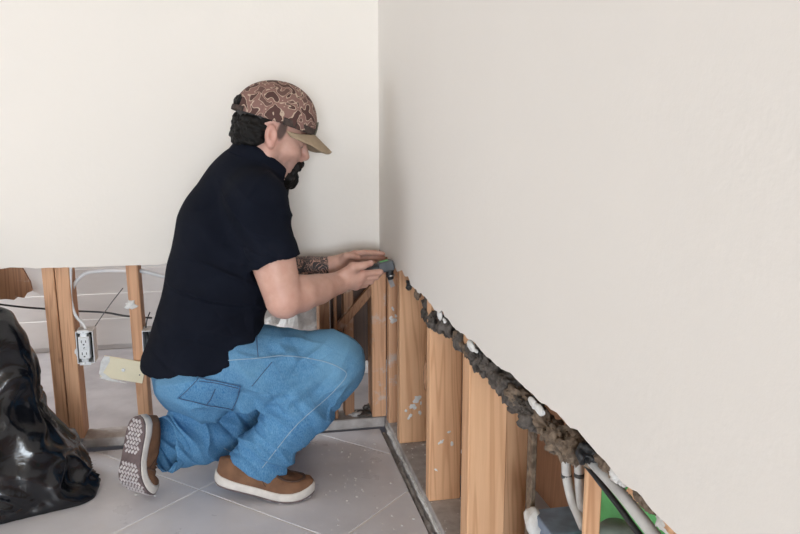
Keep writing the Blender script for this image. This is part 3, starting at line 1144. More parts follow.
def mat_camo():
    m, nt, bs = new_mat('camouflage_cap_cloth')
    v = coords(nt)
    n1 = noise(nt, v, 33, 1, .4, .7)
    c = ramp(nt, n1, [(.0, (.085, .040, .034)), (.44, (.085, .040, .034)), (.445, (.50, .38, .29)), (.475, (.50, .38, .29)), (.48, (.235, .128, .108)), (.60, (.235, .128, .108)), (.605, (.46, .34, .26)), (.63, (.46, .34, .26)), (.635, (.14, .075, .062))], 'CONSTANT')
    nt.links.new(c, bs.inputs['Base Color'])
    bs.inputs['Roughness'].default_value = .9
    bump(nt, bs, noise(nt, v, 500, 2), .3, .0006)
    return m


M['denim'] = mat_denim()
M['skin'] = mat_skin()
M['camo'] = mat_camo()
M['polo'] = simple('navy_polo_knit', (.0045, .0062, .0125), (.007, .009, .0165), 9, .9, .4, .0008, 420, spec=.12)
M['hair'] = simple('black_hair', (.004, .0035, .0035), (.009, .008, .0075), 160, .6, .6, .002, 130, spec=.22)
M['tan'] = simple('tan_brim_cloth', (.36, .27, .18), (.31, .23, .15), 60, .85, .3, .0006, 400)
M['dark_band'] = simple('dark_camouflage_band', (.035, .025, .022), (.075, .05, .042), 70, .85, .2)
M['patch'] = simple('olive_leather_patch', (.16, .16, .11), (.11, .11, .08), 50, .6, .2)
M['shoe_brown'] = simple('brown_suede', (.235, .118, .062), (.155, .075, .040), 26, .85, .6, .0015, 180)
M['shoe_seam'] = simple('dark_shoe_leather', (.085, .045, .028), (.06, .03, .02), 60, .7, .3)
M['midsole'] = simple('off_white_midsole', (.74, .70, .65), (.60, .56, .52), 25, .7, .2)
M['outsole'] = simple('grey_brown_outsole', (.16, .115, .115), (.11, .08, .082), 40, .7, .3)
M['lug'] = simple('pale_dusty_lug', (.62, .58, .58), (.46, .42, .43), 60, .8, .3)
M['thread'] = simple('pale_thread', (.33, .45, .57), (.26, .38, .50), 80, .8, 0)
M['thread_d'] = simple('dark_navy_thread', (.05, .085, .17), (.04, .07, .14), 80, .8, 0)
M['eye'] = simple('eye_white', (.75, .72, .70), None, 10, .15, 0)
M['iris'] = simple('dark_iris', (.03, .02, .015), None, 10, .1, 0)
M['nail'] = simple('finger_nail', (.72, .46, .40), (.68, .42, .37), 30, .3, 0)

ZU = np.array([0, 0, 1.])
def dirz(deg):
    return np.array([math.cos(math.radians(deg)), math.sin(math.radians(deg)), 0])

person = empty('person', (-.52, -.33, 0))
tag(person, 'kneeling person in camouflage cap, black polo and blue jeans holding a tool', 'person')

# joints -----------------------------------------------------------
R_HIP, L_HIP = px(206, 375, y=-.385), px(201, 379, y=-.225)
R_KNEE = px(331, 364, y=-.400)
R_ANK = px(257, 462, y=-.415)
L_BALL = px(129, 489, z=.050)
L_ANK = L_BALL + dirz(42) * .124 + ZU * .088
L_KNEE = np.array([-.34, -.10, .095])
R_SH, L_SH = px(257, 202, y=-.405), np.array([-.385, -.105, .86])
R_ELB, R_WR = px(284, 300, y=-.455), px(338, 283, y=-.29)
L_ELB, L_WR = np.array([-.385, -.115, .585]), px(334, 266, y=-.155)
NB = px(250, 168, y=-.262)
FT = dirz(20)
LT = dirz(110)

# head frame
H_TH, H_P = 8, 19
hf = np.array([math.cos(math.radians(H_TH)) * math.cos(math.radians(H_P)), math.sin(math.radians(H_TH)) * math.cos(math.radians(H_P)), -math.sin(math.radians(H_P))])
hl = dirz(90 + H_TH)
hu = np.cross(hf, hl)
HO = px(273, 137, y=-.345) + hl * .082
HA = np.array([hf, hl, hu])
def hp(x, y, z):
    return HO + hf * x + hl * y + hu * z

# ---- skin: head, neck, trunk, arms and hands in one surface
B = Field((-.80, -.53, .26), (.03, .03, 1.20), .003)
TR = [(px(200, 368, y=-.29), .115), (px(208, 330, y=-.29), .148), (px(216, 280, y=-.28), .146), (px(225, 232, y=-.265), .144), (px(240, 196, y=-.255), .118)]
B.chain([t[0] for t in TR], [t[1] for t in TR], .03, (FT, .76))
for S in (R_SH, L_SH):
    B.cone(NB - ZU * .03, S, .055, .058, .04)
# head
B.ell(hp(-.004, 0, .050), (.098, .076, .084), HA, .01)
B.ell(hp(.040, 0, -.004), (.060, .061, .080), HA, .02)
for s in (-1, 1):
    B.cone(hp(.004, s * .050, -.052), hp(.080, s * .018, -.098), .020, .018, .025)
    B.cone(hp(.006, s * .052, -.010), hp(.004, s * .050, -.054), .020, .020, .02)
    B.ell(hp(.068, s * .038, -.020), (.026, .021, .024), HA, .02)
    B.cone(hp(.090, s * .012, .029), hp(.078, s * .046, .026), .011, .009, .012)
    B.ell(hp(.107, s * .010, -.028), (.010, .0085, .008), HA, .006)
    B.ell(hp(.099, s * .033, .010), (.014, .017, .0105), HA, .008, 's')
    B.ell(hp(.0855, s * .031, .010), (.0140, .0140, .0130), HA, .004)
    # ear
    EA = np.array([unit(hf * .95 + hu * .25), hl, unit(hu * .95 - hf * .25)])
    B.ell(hp(-.006, s * .078, .002), (.0175, .009, .031), EA, .006)
    B.ell(hp(-.004, s * .086, .006), (.0095, .006, .016), EA, .005, 's')
    B.ell(hp(.002, s * .080, -.023), (.010, .007, .010), EA, .006)
B.ell(hp(.088, 0, -.096), (.021, .022, .020), HA, .02)
B.ell(hp(.076, 0, -.048), (.034, .036, .040), HA, .02)
B.cone(hp(.098, 0, .022), hp(.121, 0, -.020), .0085, .0115, .010)
B.cone(hp(.105, -.017, -.062), hp(.105, .017, -.062), .0065, .0065, .008)
# neck
B.cone(NB - ZU * .02, hp(-.022, 0, -.045), .066, .056, .03, (hl, .95))
B.cone(hp(-.01, 0, -.07), hp(.05, 0, -.085), .045, .03, .03)
# arms
def limb(pts, rad, k=.02, sq=None):
    B.chain(pts, rad, k, sq)
fo = R_WR - R_ELB
limb([R_SH, R_SH * .5 + R_ELB * .5 + np.array([0.0, -.004, 0]), R_ELB], [.063, .0625, .0505], .004)
limb([R_ELB, R_ELB + fo * .28 + ZU * .004, R_ELB + fo * .62, R_WR], [.0485, .0515, .0430, .0315], .006)
fo = L_WR - L_ELB
limb([L_SH, (L_SH + L_ELB) / 2, L_ELB], [.058, .054, .046], .004)
limb([L_ELB, L_ELB + fo * .3, L_ELB + fo * .65, L_WR], [.046, .0475, .039, .030], .006)
# right hand closed round the tool
HANDR = {}
KN = [px(363, 274, y=-.292), px(361, 279, y=-.290), px(358.5, 283.5, y=-.284), px(355.5, 287, y=-.276)]   # knuckles index..little
PALM = px(350, 277, y=-.285)
B.cone(R_WR, PALM, .028, .030, .015, ((0, 1, 0), .85))
for i, kn in enumerate(KN):
    B.cone(R_WR * .45 + PALM * .55, kn, .019, .0125 - .0005 * i, .014)
PIP = [px(380, 272, y=-.278), px(376, 277, y=-.276), px(371, 281.5, y=-.272), px(365.5, 285, y=-.266)]
DIP = [px(384, 271, y=-.252), px(379, 274, y=-.246), px(373, 277.5, y=-.243), px(367, 281, y=-.242)]
TIP = [px(379, 267, y=-.238), px(374, 269, y=-.232), px(368, 272, y=-.231), px(362, 275, y=-.232)]
for i in range(4):
    f_ = 1 - .06 * i
    B.chain([KN[i], PIP[i], DIP[i], TIP[i]], [.0108 * f_, .0098 * f_, .0085 * f_, .0075 * f_], .004)
TH0 = [px(343, 274, y=-.298), px(353, 267.5, y=-.308), px(363, 265.5, y=-.305), px(371, 263.2, y=-.298)]
B.chain(TH0, [.0155, .0128, .0108, .0088], .007)
B.cone(PALM, TH0[1], .022, .012, .014)
# left hand, fingers stretched to the wall
LP = px(345, 261, y=-.150)
B.cone(L_WR, LP, .026, .026, .015, ((.25, .95, .25), .8))
LK = [px(354, 254, y=-.158), px(355.5, 257.5, y=-.146), px(355.5, 261, y=-.135), px(354, 264.5, y=-.125)]
for i, kn in enumerate(LK):
    B.cone(L_WR * .4 + LP * .6, kn, .0185, .0115 - .0005 * i, .012)
LM = [px(365, 252.8, y=-.158), px(367, 257.5, y=-.145), px(366.5, 261.5, y=-.132), px(363, 265.5, y=-.121)]
LD = [px(375, 252.8, y=-.150), px(376, 257.8, y=-.138), px(375, 262, y=-.126), px(370, 266.5, y=-.116)]
LTp = [px(383, 253.8, y=-.140), px(383, 258.5, y=-.130), px(382, 262.5, y=-.119), px(376, 267, y=-.110)]
for i in range(4):
    f_ = 1 - .06 * i
    B.chain([LK[i], LM[i], LD[i], LTp[i]], [.0104 * f_, .0092 * f_, .0083 * f_, .0072 * f_], .003)
LT_ = [px(341, 262, y=-.168), px(346, 256.5, y=-.180), px(352, 256, y=-.186), px(358.5, 258, y=-.186)]
B.chain(LT_, [.0145, .0118, .0102, .0084], .006)
BV, BQ = B.mesh(1)
BN = vnormals(BV, BQ)
body_me = np_mesh(BV, BQ)
# colour regions
loc = (BV - HO) @ HA.T
skin = np.tile(np.array([.66, .40, .315]), (len(BV), 1))
def region(c, r, soft=.5):
    d = np.linalg.norm((loc - np.array(c)) / np.array(r), axis=1)
    return np.clip((1 - d) / soft + .5, 0, 1)
def blend(w, col):
    global skin
    skin = skin * (1 - w[:, None]) + np.array(col) * w[:, None]
inhead = (loc[:, 2] > -.14) & (np.linalg.norm(loc, axis=1) < .2)
face = inhead.astype(float)
blend(face * .8, (.60, .36, .29))
jaw = np.clip((-.028 - loc[:, 2]) / .02, 0, 1) * np.clip((loc[:, 0] - .015) / .02, 0, 1) * face * (.55 + .45 * np.clip(fbm(BV, 60, 3, 5) + .3, 0, 1))
blend(jaw * .62, (.20, .14, .125))
for s in (-1, 1):
    blend(region((-.002, s * .08, .0), (.03, .02, .04)) * .5, (.66, .33, .27))
    blend(region((.10, s * .010, -.026), (.02, .02, .02)) * .35, (.62, .30, .25))
    # eyebrows
    blend(region((.092, s * .030, .030), (.022, .026, .006), .3) * .85, (.03, .022, .02))
scalp = ((loc[:, 2] > .008) & (loc[:, 0] < -.035) & (np.linalg.norm(loc, axis=1) < .2)).astype(float)
blend(scalp, (.012, .010, .010))
for s in (-1, 1):
    blend(region((.020, s * .066, .028), (.013, .03, .030), .35) * .85, (.03, .022, .02))
blend(region((.108, 0, -.062), (.012, .024, .009)) * .8, (.46, .20, .18))
for P_ in TIP + [TH0[-1]] + LTp + [LT_[-1]] + KN + LK:
    d = np.linalg.norm(BV - P_, axis=1)
    blend(np.clip(1.3 - d / .018, 0, 1) * .3, (.68, .34, .28))
d = np.linalg.norm(BV - R_ELB, axis=1)
blend(np.clip(1.3 - d / .06, 0, 1) * .35, (.64, .34, .28))
ca = body_me.color_attributes.new('skin_col', 'FLOAT_COLOR', 'POINT')
ca.data.foreach_set('color', np.c_[np.clip(skin, 0, 1), np.ones(len(BV))].astype(np.float32).ravel())
ax_ = L_WR - L_ELB
tt = ((BV - L_ELB) @ ax_) / (ax_ @ ax_)
dist_ax = np.linalg.norm(BV - L_ELB - tt[:, None] * ax_, axis=1)
ink = ((tt > .15) & (tt < .93) & (dist_ax < .06)).astype(np.float32)
ia = body_me.attributes.new('ink', 'FLOAT', 'POINT')
ia.data.foreach_set('value', ink)
body = link('body', body_me, 'skin', person)
body['label'] = 'bare skin of head, arms and hands, tattoo on the far forearm'
BBVH = bvh_of(BV, BQ)
# thumb nail and eyes
p_ = TH0[-1] + np.array([-.002, -.004, .0065])
obox('thumb_nail', p_, (.011, .009, .0018), (unit(TH0[-1] - TH0[-2]), unit(np.cross(unit((0, -.5, .85)), unit(TH0[-1] - TH0[-2]))), unit((0, -.5, .85))), 'nail', body, .0007, 2)
for s in (-1, 1):
    def ball(name, c, r, mat, parent):
        bm = bmesh.new()
        bmesh.ops.create_uvsphere(bm, u_segments=16, v_segments=10, radius=r)
        for v in bm.verts:
            v.co = Vector(np.array(v.co) + c)
        me = bpy.data.meshes.new(name)
        bm.to_mesh(me)
        bm.free()
        return link(name, me, mat, parent, True)
    eb = ball('eye', hp(.0850, s * .031, .007), .0125, 'eye', body)
    ball('iris', hp(.0920, s * .031, .0035), .0062, 'iris', eb)

# ---- jeans
J = Field((-.86, -.56, -.0), (-.07, .02, .50), .0035)
PC = (R_HIP + L_HIP) / 2
FP = dirz(22)
J.ell(PC + FP * -.01 + ZU * .005, (.125, .172, .125), (FP, dirz(112), ZU), .02)
J.ell(R_HIP - FP * .038 - ZU * .0, (.098, .092, .094), (FP, dirz(112), ZU), .03)
J.ell(L_HIP - FP * .035 - ZU * .0, (.098, .092, .094), (FP, dirz(112), ZU), .03)
J.chain([R_HIP + ZU * .010, R_HIP * .5 + R_KNEE * .5 + ZU * .004, R_KNEE], [.104, .108, .092], .03)
RA = R_KNEE * .06 + R_ANK * .94
ksh = unit(R_ANK - R_KNEE)
J.chain([R_KNEE, R_KNEE * .62 + R_ANK * .38 + np.array([-.012, 0, -.01])], [.090, .088], .03)
hemR = R_ANK + ksh * .022
J.cone(R_KNEE * .62 + R_ANK * .38 + np.array([-.012, 0, -.01]), hemR + ksh * .02, .088, .072, .03, None, [(hemR, ksh + np.array([.12, 0, -.1]))])
J.cone(hemR - ksh * .02, hemR + ksh * .03, .066, .066, 0, op='s')
lsh = unit(L_ANK - L_KNEE)
hemL = L_ANK + lsh * .005
J.chain([L_HIP, L_HIP * .5 + L_KNEE * .5, L_KNEE], [.100, .098, .088], .03)
J.chain([L_KNEE, L_KNEE * .55 + L_ANK * .45 + ZU * .012], [.086, .088], .025)
J.cone(L_KNEE * .55 + L_ANK * .45 + ZU * .012, hemL + lsh * .02, .088, .080, .02, None, [(hemL, lsh)])
J.cone(hemL - lsh * .02, hemL + lsh * .03, .073, .073, 0, op='s')
J.ell(px(243, 364, y=-.435), (.072, .066, .072), np.eye(3), .03)
J.half((0, 0, .004), (0, 0, -1))
# waist cut
WP = PC + ZU * .15
J.half(WP, ZU * .9 - FP * .25)
JV, JQ = J.mesh(1)
JN = vnormals(JV, JQ)
def g(c, r):
    return np.exp(-(np.linalg.norm((JV - np.array(c)) / r, axis=1)) ** 2)
def folds(V, d, freq, seed, warp=.5):
    d = unit(d)
    s = V @ d
    q = (V - s[:, None] * d) * .28 + s[:, None] * d
    q = q + warp * .012 * fbm(V, 7, 2, seed)[:, None] * d
    r_ = np.abs(vnoise(q, freq * .26, seed + 40))
    r2 = np.abs(vnoise(q, freq * .21, seed + 47))
    return (.55 - 1.6 * r_ ** .8) - .8 * (.55 - 1.6 * r2 ** .7)
crH = R_HIP + FP * .11 + ZU * .05
kb = R_KNEE * .55 + R_ANK * .45 + np.array([-.08, 0, .02])
disp = .0025 * fbm(JV, 12, 2, 1)
disp += .020 * g(crH, .10) * folds(JV, (.35, .1, .9), 120, 3)
disp += .024 * g(R_KNEE + np.array([-.08, -.02, -.03]), .10) * folds(JV, (.55, .1, -.8), 115, 4)
disp += .024 * g(kb, .13) * folds(JV, (.75, .0, .62), 105, 5)
disp += .020 * g(hemR - ksh * .06, .10) * folds(JV, ksh, 105, 6, .9)
disp += .019 * g(L_ANK + np.array([.10, .03, 0]), .15) * folds(JV, (.8, .3, .55), 95, 7, .8)
disp += .012 * g(R_HIP - FP * .08 - ZU * .06, .12) * folds(JV, (.3, .1, .9), 85, 8, .8)
disp += .0045 * folds(JV, (.5, .2, .8), 70, 9, 1.6) * np.clip(fbm(JV, 6, 2, 11) + .3, 0, 1)
disp += .012 * g((R_KNEE + R_ANK) / 2, .14) * folds(JV, (.75, .1, .55), 75, 12, 1.0)
disp += .010 * g((R_HIP + R_KNEE) / 2 + np.array([0, -.06, .04]), .13) * folds(JV, (.35, .0, .9), 85, 14, 1.0)
JV = JV + JN * disp[:, None]
# the waist is drawn in under the shirt
hem_n = unit(np.array([.16, .0, -1.0]))
hgt = -((JV - px(177, 378, y=-.46)) @ hem_n)
wm = np.clip(hgt / .03 + .25, 0, 1) * np.clip((-.525 - JV[:, 0]) / .04, 0, 1)
inw = np.array([-.60, -.30, 0]) - JV
inw[:, 2] = 0
inw /= np.linalg.norm(inw, axis=1)[:, None] + 1e-6
JV = JV + inw * (wm * .035)[:, None]
JV[:, 2] = np.maximum(JV[:, 2], .003)
jme = np_mesh(JV, JQ)
fade = np.clip((JV[:, 2] - .24) / .12, 0, 1) * .5 * (.6 + .6 * fbm(JV, 9, 3, 3)) + .35 * np.exp(-(np.linalg.norm((JV - R_KNEE - np.array([.03, -.02, .06])) / .11, axis=1)) ** 2)
fa = jme.attributes.new('fade', 'FLOAT', 'POINT')
fa.data.foreach_set('value', np.clip(fade, 0, .8).astype(np.float32))
jeans = link('jeans', jme, 'denim', person)
JB = bvh_of(JV, JQ)


def cast(bvh, u, v, off=.001):
    d = unit(px(u, v, y=0.) - CAM_LOC)
    h = bvh.ray_cast(Vector(CAM_LOC), Vector(d))
    if h[0] is None:
        return None
    return np.array(h[0]) + np.array(h[1]) * off


def surf_line(name, bvh, uv, rad, mat, parent, off=.0008, step=3, sides=6):
    uv = np.array(uv, float)
    P = catmull(np.c_[uv, np.zeros(len(uv))], 8)[:, :2]
    pts = [cast(bvh, u, v, off) for u, v in P]
    pts = [p for p in pts if p is not None]
    # drop jumps
    out = [pts[0]]
    for p in pts[1:]:
        if np.linalg.norm(p - out[-1]) < .06:
            out.append(p)
    if len(out) < 3:
        return None
    return link(name, tube_mesh(np.array(out), rad, sides), mat, parent, True)


def surf_patch(name, bvh, corners, mat, parent, off=.002, n=12):
    a, b, c, d = [np.array(p, float) for p in corners]
    V, ok = [], True
    for i in range(n + 1):
        for j in range(n + 1):
            s, t = i / n, j / n
            q = a * (1 - s) * (1 - t) + b * s * (1 - t) + c * s * t + d * (1 - s) * t
            p = cast(bvh, q[0], q[1], off)
            V.append(p)
    good = [p for p in V if p is not None]
    V = [p if p is not None else good[0] for p in V]
    F = [(i * (n + 1) + j, (i + 1) * (n + 1) + j, (i + 1) * (n + 1) + j + 1, i * (n + 1) + j + 1) for i in range(n) for j in range(n)]
    o = link(name, mesh_from(V, F), mat, parent, True)
    so = o.modifiers.new('thick', 'SOLIDIFY')
    so.thickness = .003
    so.offset = 0
    return o


# seams, pocket and hems laid on the denim
surf_line('side_seam', JB, [(213, 362), (233, 360), (261, 358), (280, 356), (299, 357), (324, 361.5), (340, 368), (346, 376), (331, 394), (306, 416), (292, 430), (276, 450), (262, 468)], .0013, 'thread', jeans)
surf_line('hip_seam', JB, [(256.5, 331), (257, 345), (258, 357)], .0011, 'thread_d', jeans)
surf_line('hip_seam', JB, [(252, 386), (262, 374), (272, 362)], .0010, 'thread_d', jeans)
surf_line('hem_stitch', JB, [(224, 448), (240, 457), (258, 465), (275, 472)], .0011, 'thread', jeans)
pocket = surf_patch('back_pocket', JB, [(197, 377), (242, 385), (234, 410), (177, 398)], 'denim', jeans)
for ln in ([(199, 378.5), (220, 381.5), (240, 386)], [(240, 386), (237, 398), (233, 409)], [(199, 378.5), (189, 388), (179, 397)], [(199, 380.7), (220, 383.7), (238, 388)], [(215, 388), (211, 397), (207, 404)], [(179, 397), (205, 404), (233, 409)]):
    surf_line('pocket_stitch', JB, ln, .0011, 'thread_d', pocket, .0042)
# ---- polo shirt
S_ = Field((-.84, -.58, .28), (-.14, .04, 1.06), .0035)
TS = [(px(195, 376, y=-.305), .194), (px(210, 335, y=-.298), .184), (px(217, 285, y=-.282), .172), (px(227, 235, y=-.268), .168), (px(240, 200, y=-.258), .140)]
S_.chain([t[0] for t in TS], [t[1] for t in TS], .04, (FT, .77))
for S in (R_SH, L_SH):
    S_.cone(NB - ZU * .045, S - ZU * .004, .070, .078, .05)
S_.cone(NB - ZU * .05, NB + ZU * .0 + FT * .01, .085, .074, .04)
ua = unit(R_ELB - R_SH)
r_end = R_SH + ua * .170
cutn = unit(ua + np.array([.10, 0, .0]))
S_.cone(R_SH, r_end + ua * .03, .079, .0715, .035, None, [(r_end, cutn)])
la = unit(L_ELB - L_SH)
l_end = L_SH + la * .175
S_.cone(L_SH, l_end + la * .03, .079, .068, .035, None, [(l_end, la)])
S_.cone(r_end - ua * .02, r_end + ua * .04, .0665, .0655, 0, op='s')
S_.cone(l_end - la * .02, l_end + la * .04, .060, .060, 0, op='s')
# neck opening and hem
S_.cone(NB + ZU * .015, hp(-.01, 0, -.03), .060, .056, 0, op='s')
HEM = px(180, 380, y=-.45)
hemn = unit(np.array([.16, .0, -1.0]))
S_.half(px(177, 378, y=-.46), hemn)
SV, SQ = S_.mesh(1)
SN = vnormals(SV, SQ)
def gs(c, r):
    return np.exp(-(np.linalg.norm((SV - np.array(c)) / r, axis=1)) ** 2)
dsp = .0015 * fbm(SV, 9, 2, 21)
arm_pit = R_SH + np.array([-.05, -.01, -.07])
dsp += .020 * gs(arm_pit, .11) * folds(SV, (.62, 0, .78), 70, 22, .9)
dsp += .017 * gs(px(215, 300, y=-.42), .15) * folds(SV, (.35, .2, .9), 52, 23, 1.2)
dsp += .017 * gs(px(235, 330, y=-.42), .13) * folds(SV, (-.55, .2, .8), 60, 24, 1.0)
dsp += .013 * gs(r_end - ua * .05, .09) * folds(SV, (.5, .1, .85), 75, 25, .8)
dsp += .010 * gs(px(190, 345, y=-.42), .14) * folds(SV, (.8, .2, .45), 55, 26, 1.2)
dsp += .0012 * folds(SV, (.6, .3, .5), 40, 27, 2.0)
# sewn ridge of the arm hole
c_ = R_SH + ua * .015
dpl = np.abs((SV - c_) @ unit(ua * .62 + np.array([.75, -.1, 0]) ) + .028)
dsp += .0025 * np.exp(-(dpl / .005) ** 2) * gs(c_, .13)
SV = SV + SN * dsp[:, None]
shirt = link('polo_shirt', np_mesh(SV, SQ), 'polo', person)
SB = bvh_of(SV, SQ)
# collar: folded band standing round the neck
cn = unit(FT * .60 + ZU * .80)
cc = NB + np.array([.026, 0, .014])
c1 = unit(FT - cn * (FT @ cn))
c2 = np.cross(cn, c1)
NC = 56
prof = [(-.006, -.024), (.004, .010), (.007, .022), (.014, .021), (.017, .004), (.021, -.030), (.017, -.031), (.012, .002)]
V, F = [], []
for k in range(NC):
    a = 2 * math.pi * k / NC
    rx, ry = .073, .068
    front = max(0, math.cos(a))
    for (dr, h) in prof:
        hh = h * (1.0 + .35 * front) - .006 * front
        V.append(cc + c1 * (rx + dr) * math.cos(a) + c2 * (ry + dr) * math.sin(a) + cn * hh)
n_ = len(prof)
for k in range(NC):
    for j in range(n_):
        F.append((k * n_ + j, ((k + 1) % NC) * n_ + j, ((k + 1) % NC) * n_ + (j + 1) % n_, k * n_ + (j + 1) % n_))
me = mesh_from(V, F)
fix_normals(me)
col_ = link('collar', me, 'polo', shirt, True)
ss = col_.modifiers.new('sub', 'SUBSURF')
ss.levels = ss.render_levels = 1

# ---- cap
C_ = Field((-.15, -.12, .0), (.16, .12, .20), .0025)
I3 = np.eye(3)
C_.ell((.000, 0, .050), (.114, .089, .106), I3, .01)
C_.ell((.030, 0, .060), (.089, .082, .092), I3, .03)
C_.half((0, 0, .041), (0, 0, -1))
C_.ell((-.002, 0, .044), (.107, .083, .099), I3, 0, op='s')
C_.ell((-.118, 0, .062), (.030, .036, .026), I3, .004, 's')      # opening at the back
CV, CQ = C_.mesh(2)
CN = vnormals(CV, CQ)
ang_ = np.arctan2(CV[:, 1], CV[:, 0])
seam = np.minimum.reduce([np.abs(np.angle(np.exp(1j * (ang_ - a)))) for a in (0, math.pi / 3, -math.pi / 3, 2 * math.pi / 3, -2 * math.pi / 3, math.pi)])
CV = CV - CN * (.0012 * np.exp(-(seam * np.hypot(CV[:, 0], CV[:, 1]) / .003) ** 2))[:, None]
capw = lambda V: HO + V @ HA
cap = link('cap', np_mesh(capw(CV), CQ), 'camo', person)
# button, brim, band, patch, strap
def hball(name, c, r, mat, parent):
    bm = bmesh.new()
    bmesh.ops.create_uvsphere(bm, u_segments=14, v_segments=8, radius=1)
    for v in bm.verts:
        v.co = Vector(hp(c[0] + v.co[0] * r[0], c[1] + v.co[1] * r[1], c[2] + v.co[2] * r[2]))
    me = bpy.data.meshes.new(name)
    bm.to_mesh(me)
    bm.free()
    return link(name, me, mat, parent, True)
hball('cap_button', (.004, 0, .1565), (.007, .007, .004), 'camo', cap)
V, F = [], []
NA, NR = 28, 12
for i in range(NA + 1):
    a = -math.pi / 2 + math.pi * i / NA
    for j in range(NR + 1):
        t = j / NR
        y0_, x0_ = .082 * math.sin(a), .030 + .088 * math.cos(a)
        y1_, x1_ = .083 * math.sin(a), .045 + .141 * math.cos(a) ** .38 if math.cos(a) > 1e-6 else .045
        x, y = x0_ + (x1_ - x0_) * t, y0_ + (y1_ - y0_) * t
        z = .052 - .34 * (x - .11) * (1 if x > .11 else .25) - 4.6 * y * y - .010 * t
        V.append(hp(x, y, z))
for i in range(NA):
    for j in range(NR):
        F.append((i * (NR + 1) + j, (i + 1) * (NR + 1) + j, (i + 1) * (NR + 1) + j + 1, i * (NR + 1) + j + 1))
me = mesh_from(V, F)
brim = link('brim', me, 'tan', cap, True)
so = brim.modifiers.new('thick', 'SOLIDIFY')
so.thickness = .004
so.offset = 0
def band(name, a0, a1, z0, z1, grow, mat, parent, n=40):
    V, F = [], []
    for i in range(n + 1):
        a = a0 + (a1 - a0) * i / n
        for j in range(5):
            z = z0 + (z1 - z0) * j / 4
            k1 = math.sqrt(max(0, 1 - ((z - .050) / .106) ** 2))
            k2 = math.sqrt(max(0, 1 - ((z - .060) / .092) ** 2))
            ra = 1 / math.sqrt((math.cos(a) / (.114 * k1)) ** 2 + (math.sin(a) / (.089 * k1)) ** 2)
            # second shell is offset forward: solve the circle-like intersection
            A2, B2 = .089 * k2, .082 * k2
            ca_, sa_ = math.cos(a), math.sin(a)
            qa = (ca_ / A2) ** 2 + (sa_ / B2) ** 2
            qb = -2 * .030 * ca_ / A2 ** 2
            qc = (.030 / A2) ** 2 - 1
            rb = (-qb + math.sqrt(max(0, qb * qb - 4 * qa * qc))) / (2 * qa)
            r = max(ra, rb) + grow + .0016
            V.append(hp(r * ca_ + .0005, r * sa_, z))
    for i in range(n):
        for j in range(4):
            F.append((i * 5 + j, (i + 1) * 5 + j, (i + 1) * 5 + j + 1, i * 5 + j + 1))
    o = link(name, mesh_from(V, F), mat, parent, True)
    so = o.modifiers.new('thick', 'SOLIDIFY')
    so.thickness = .0025
    so.offset = 1
    return o
band('front_band', -1.45, 1.45, .041, .060, .0022, 'dark_band', cap)
band('badge', -.28, .28, .046, .082, .0050, 'patch', cap, 16)
band('back_strap', 2.62, 3.66, .041, .054, .001, 'dark_band', cap, 16)
# ---- hair and beard
def hairy(name, prims, lo, hi, amp, seed, grow=(1, 1, 1)):
    f = Field(lo, hi, .0025)
    for p in prims:
        if p[0] == 'e':
            f.ell(p[1], p[2], I3, .012)
        else:
            f.cone(p[1], p[2], p[3], p[4], .010)
    V, Q = f.mesh(1)
    N = vnormals(V, Q)
    q = V * np.array(grow)
    V = V + N * (amp * (1 - 2 * np.abs(vnoise(q, 95, seed))) + amp * .8 * fbm(V, 40, 2, seed + 3))[:, None]
    return link(name, np_mesh(capw(V), Q), 'hair', person)
hr = [('e', (-.046, 0, .014), (.056, .074, .046)), ('e', (-.057, 0, -.020), (.041, .064, .034)), ('e', (-.098, 0, .066), (.018, .030, .017)),
      ('e', (-.042, -.058, -.002), (.028, .022, .034)), ('e', (-.042, .058, -.002), (.028, .022, .034))]
for s in (-1, 1):
    hr += [('c', (-.030, s * .070, .040), (-.012, s * .071, .046), .008, .007)]
hairy('hair', hr, (-.17, -.11, -.07), (.06, .11, .12), .0045, 41, (.35, 1, 1.2))
bd = [('e', (.082, 0, -.100), (.036, .036, .027)), ('e', (.066, 0, -.112), (.036, .032, .020)), ('e', (.104, 0, -.085), (.014, .018, .014))]
for s in (-1, 1):
    bd += [('c', (.114, s * .003, -.045), (.102, s * .026, -.056), .0085, .008), ('c', (.102, s * .026, -.056), (.086, s * .032, -.090), .008, .010),
           ('c', (.086, s * .030, -.092), (.050, s * .040, -.098), .011, .006)]
hairy('beard', bd, (.0, -.08, -.17), (.15, .08, -.01), .0035, 51, (1, 1, .4))

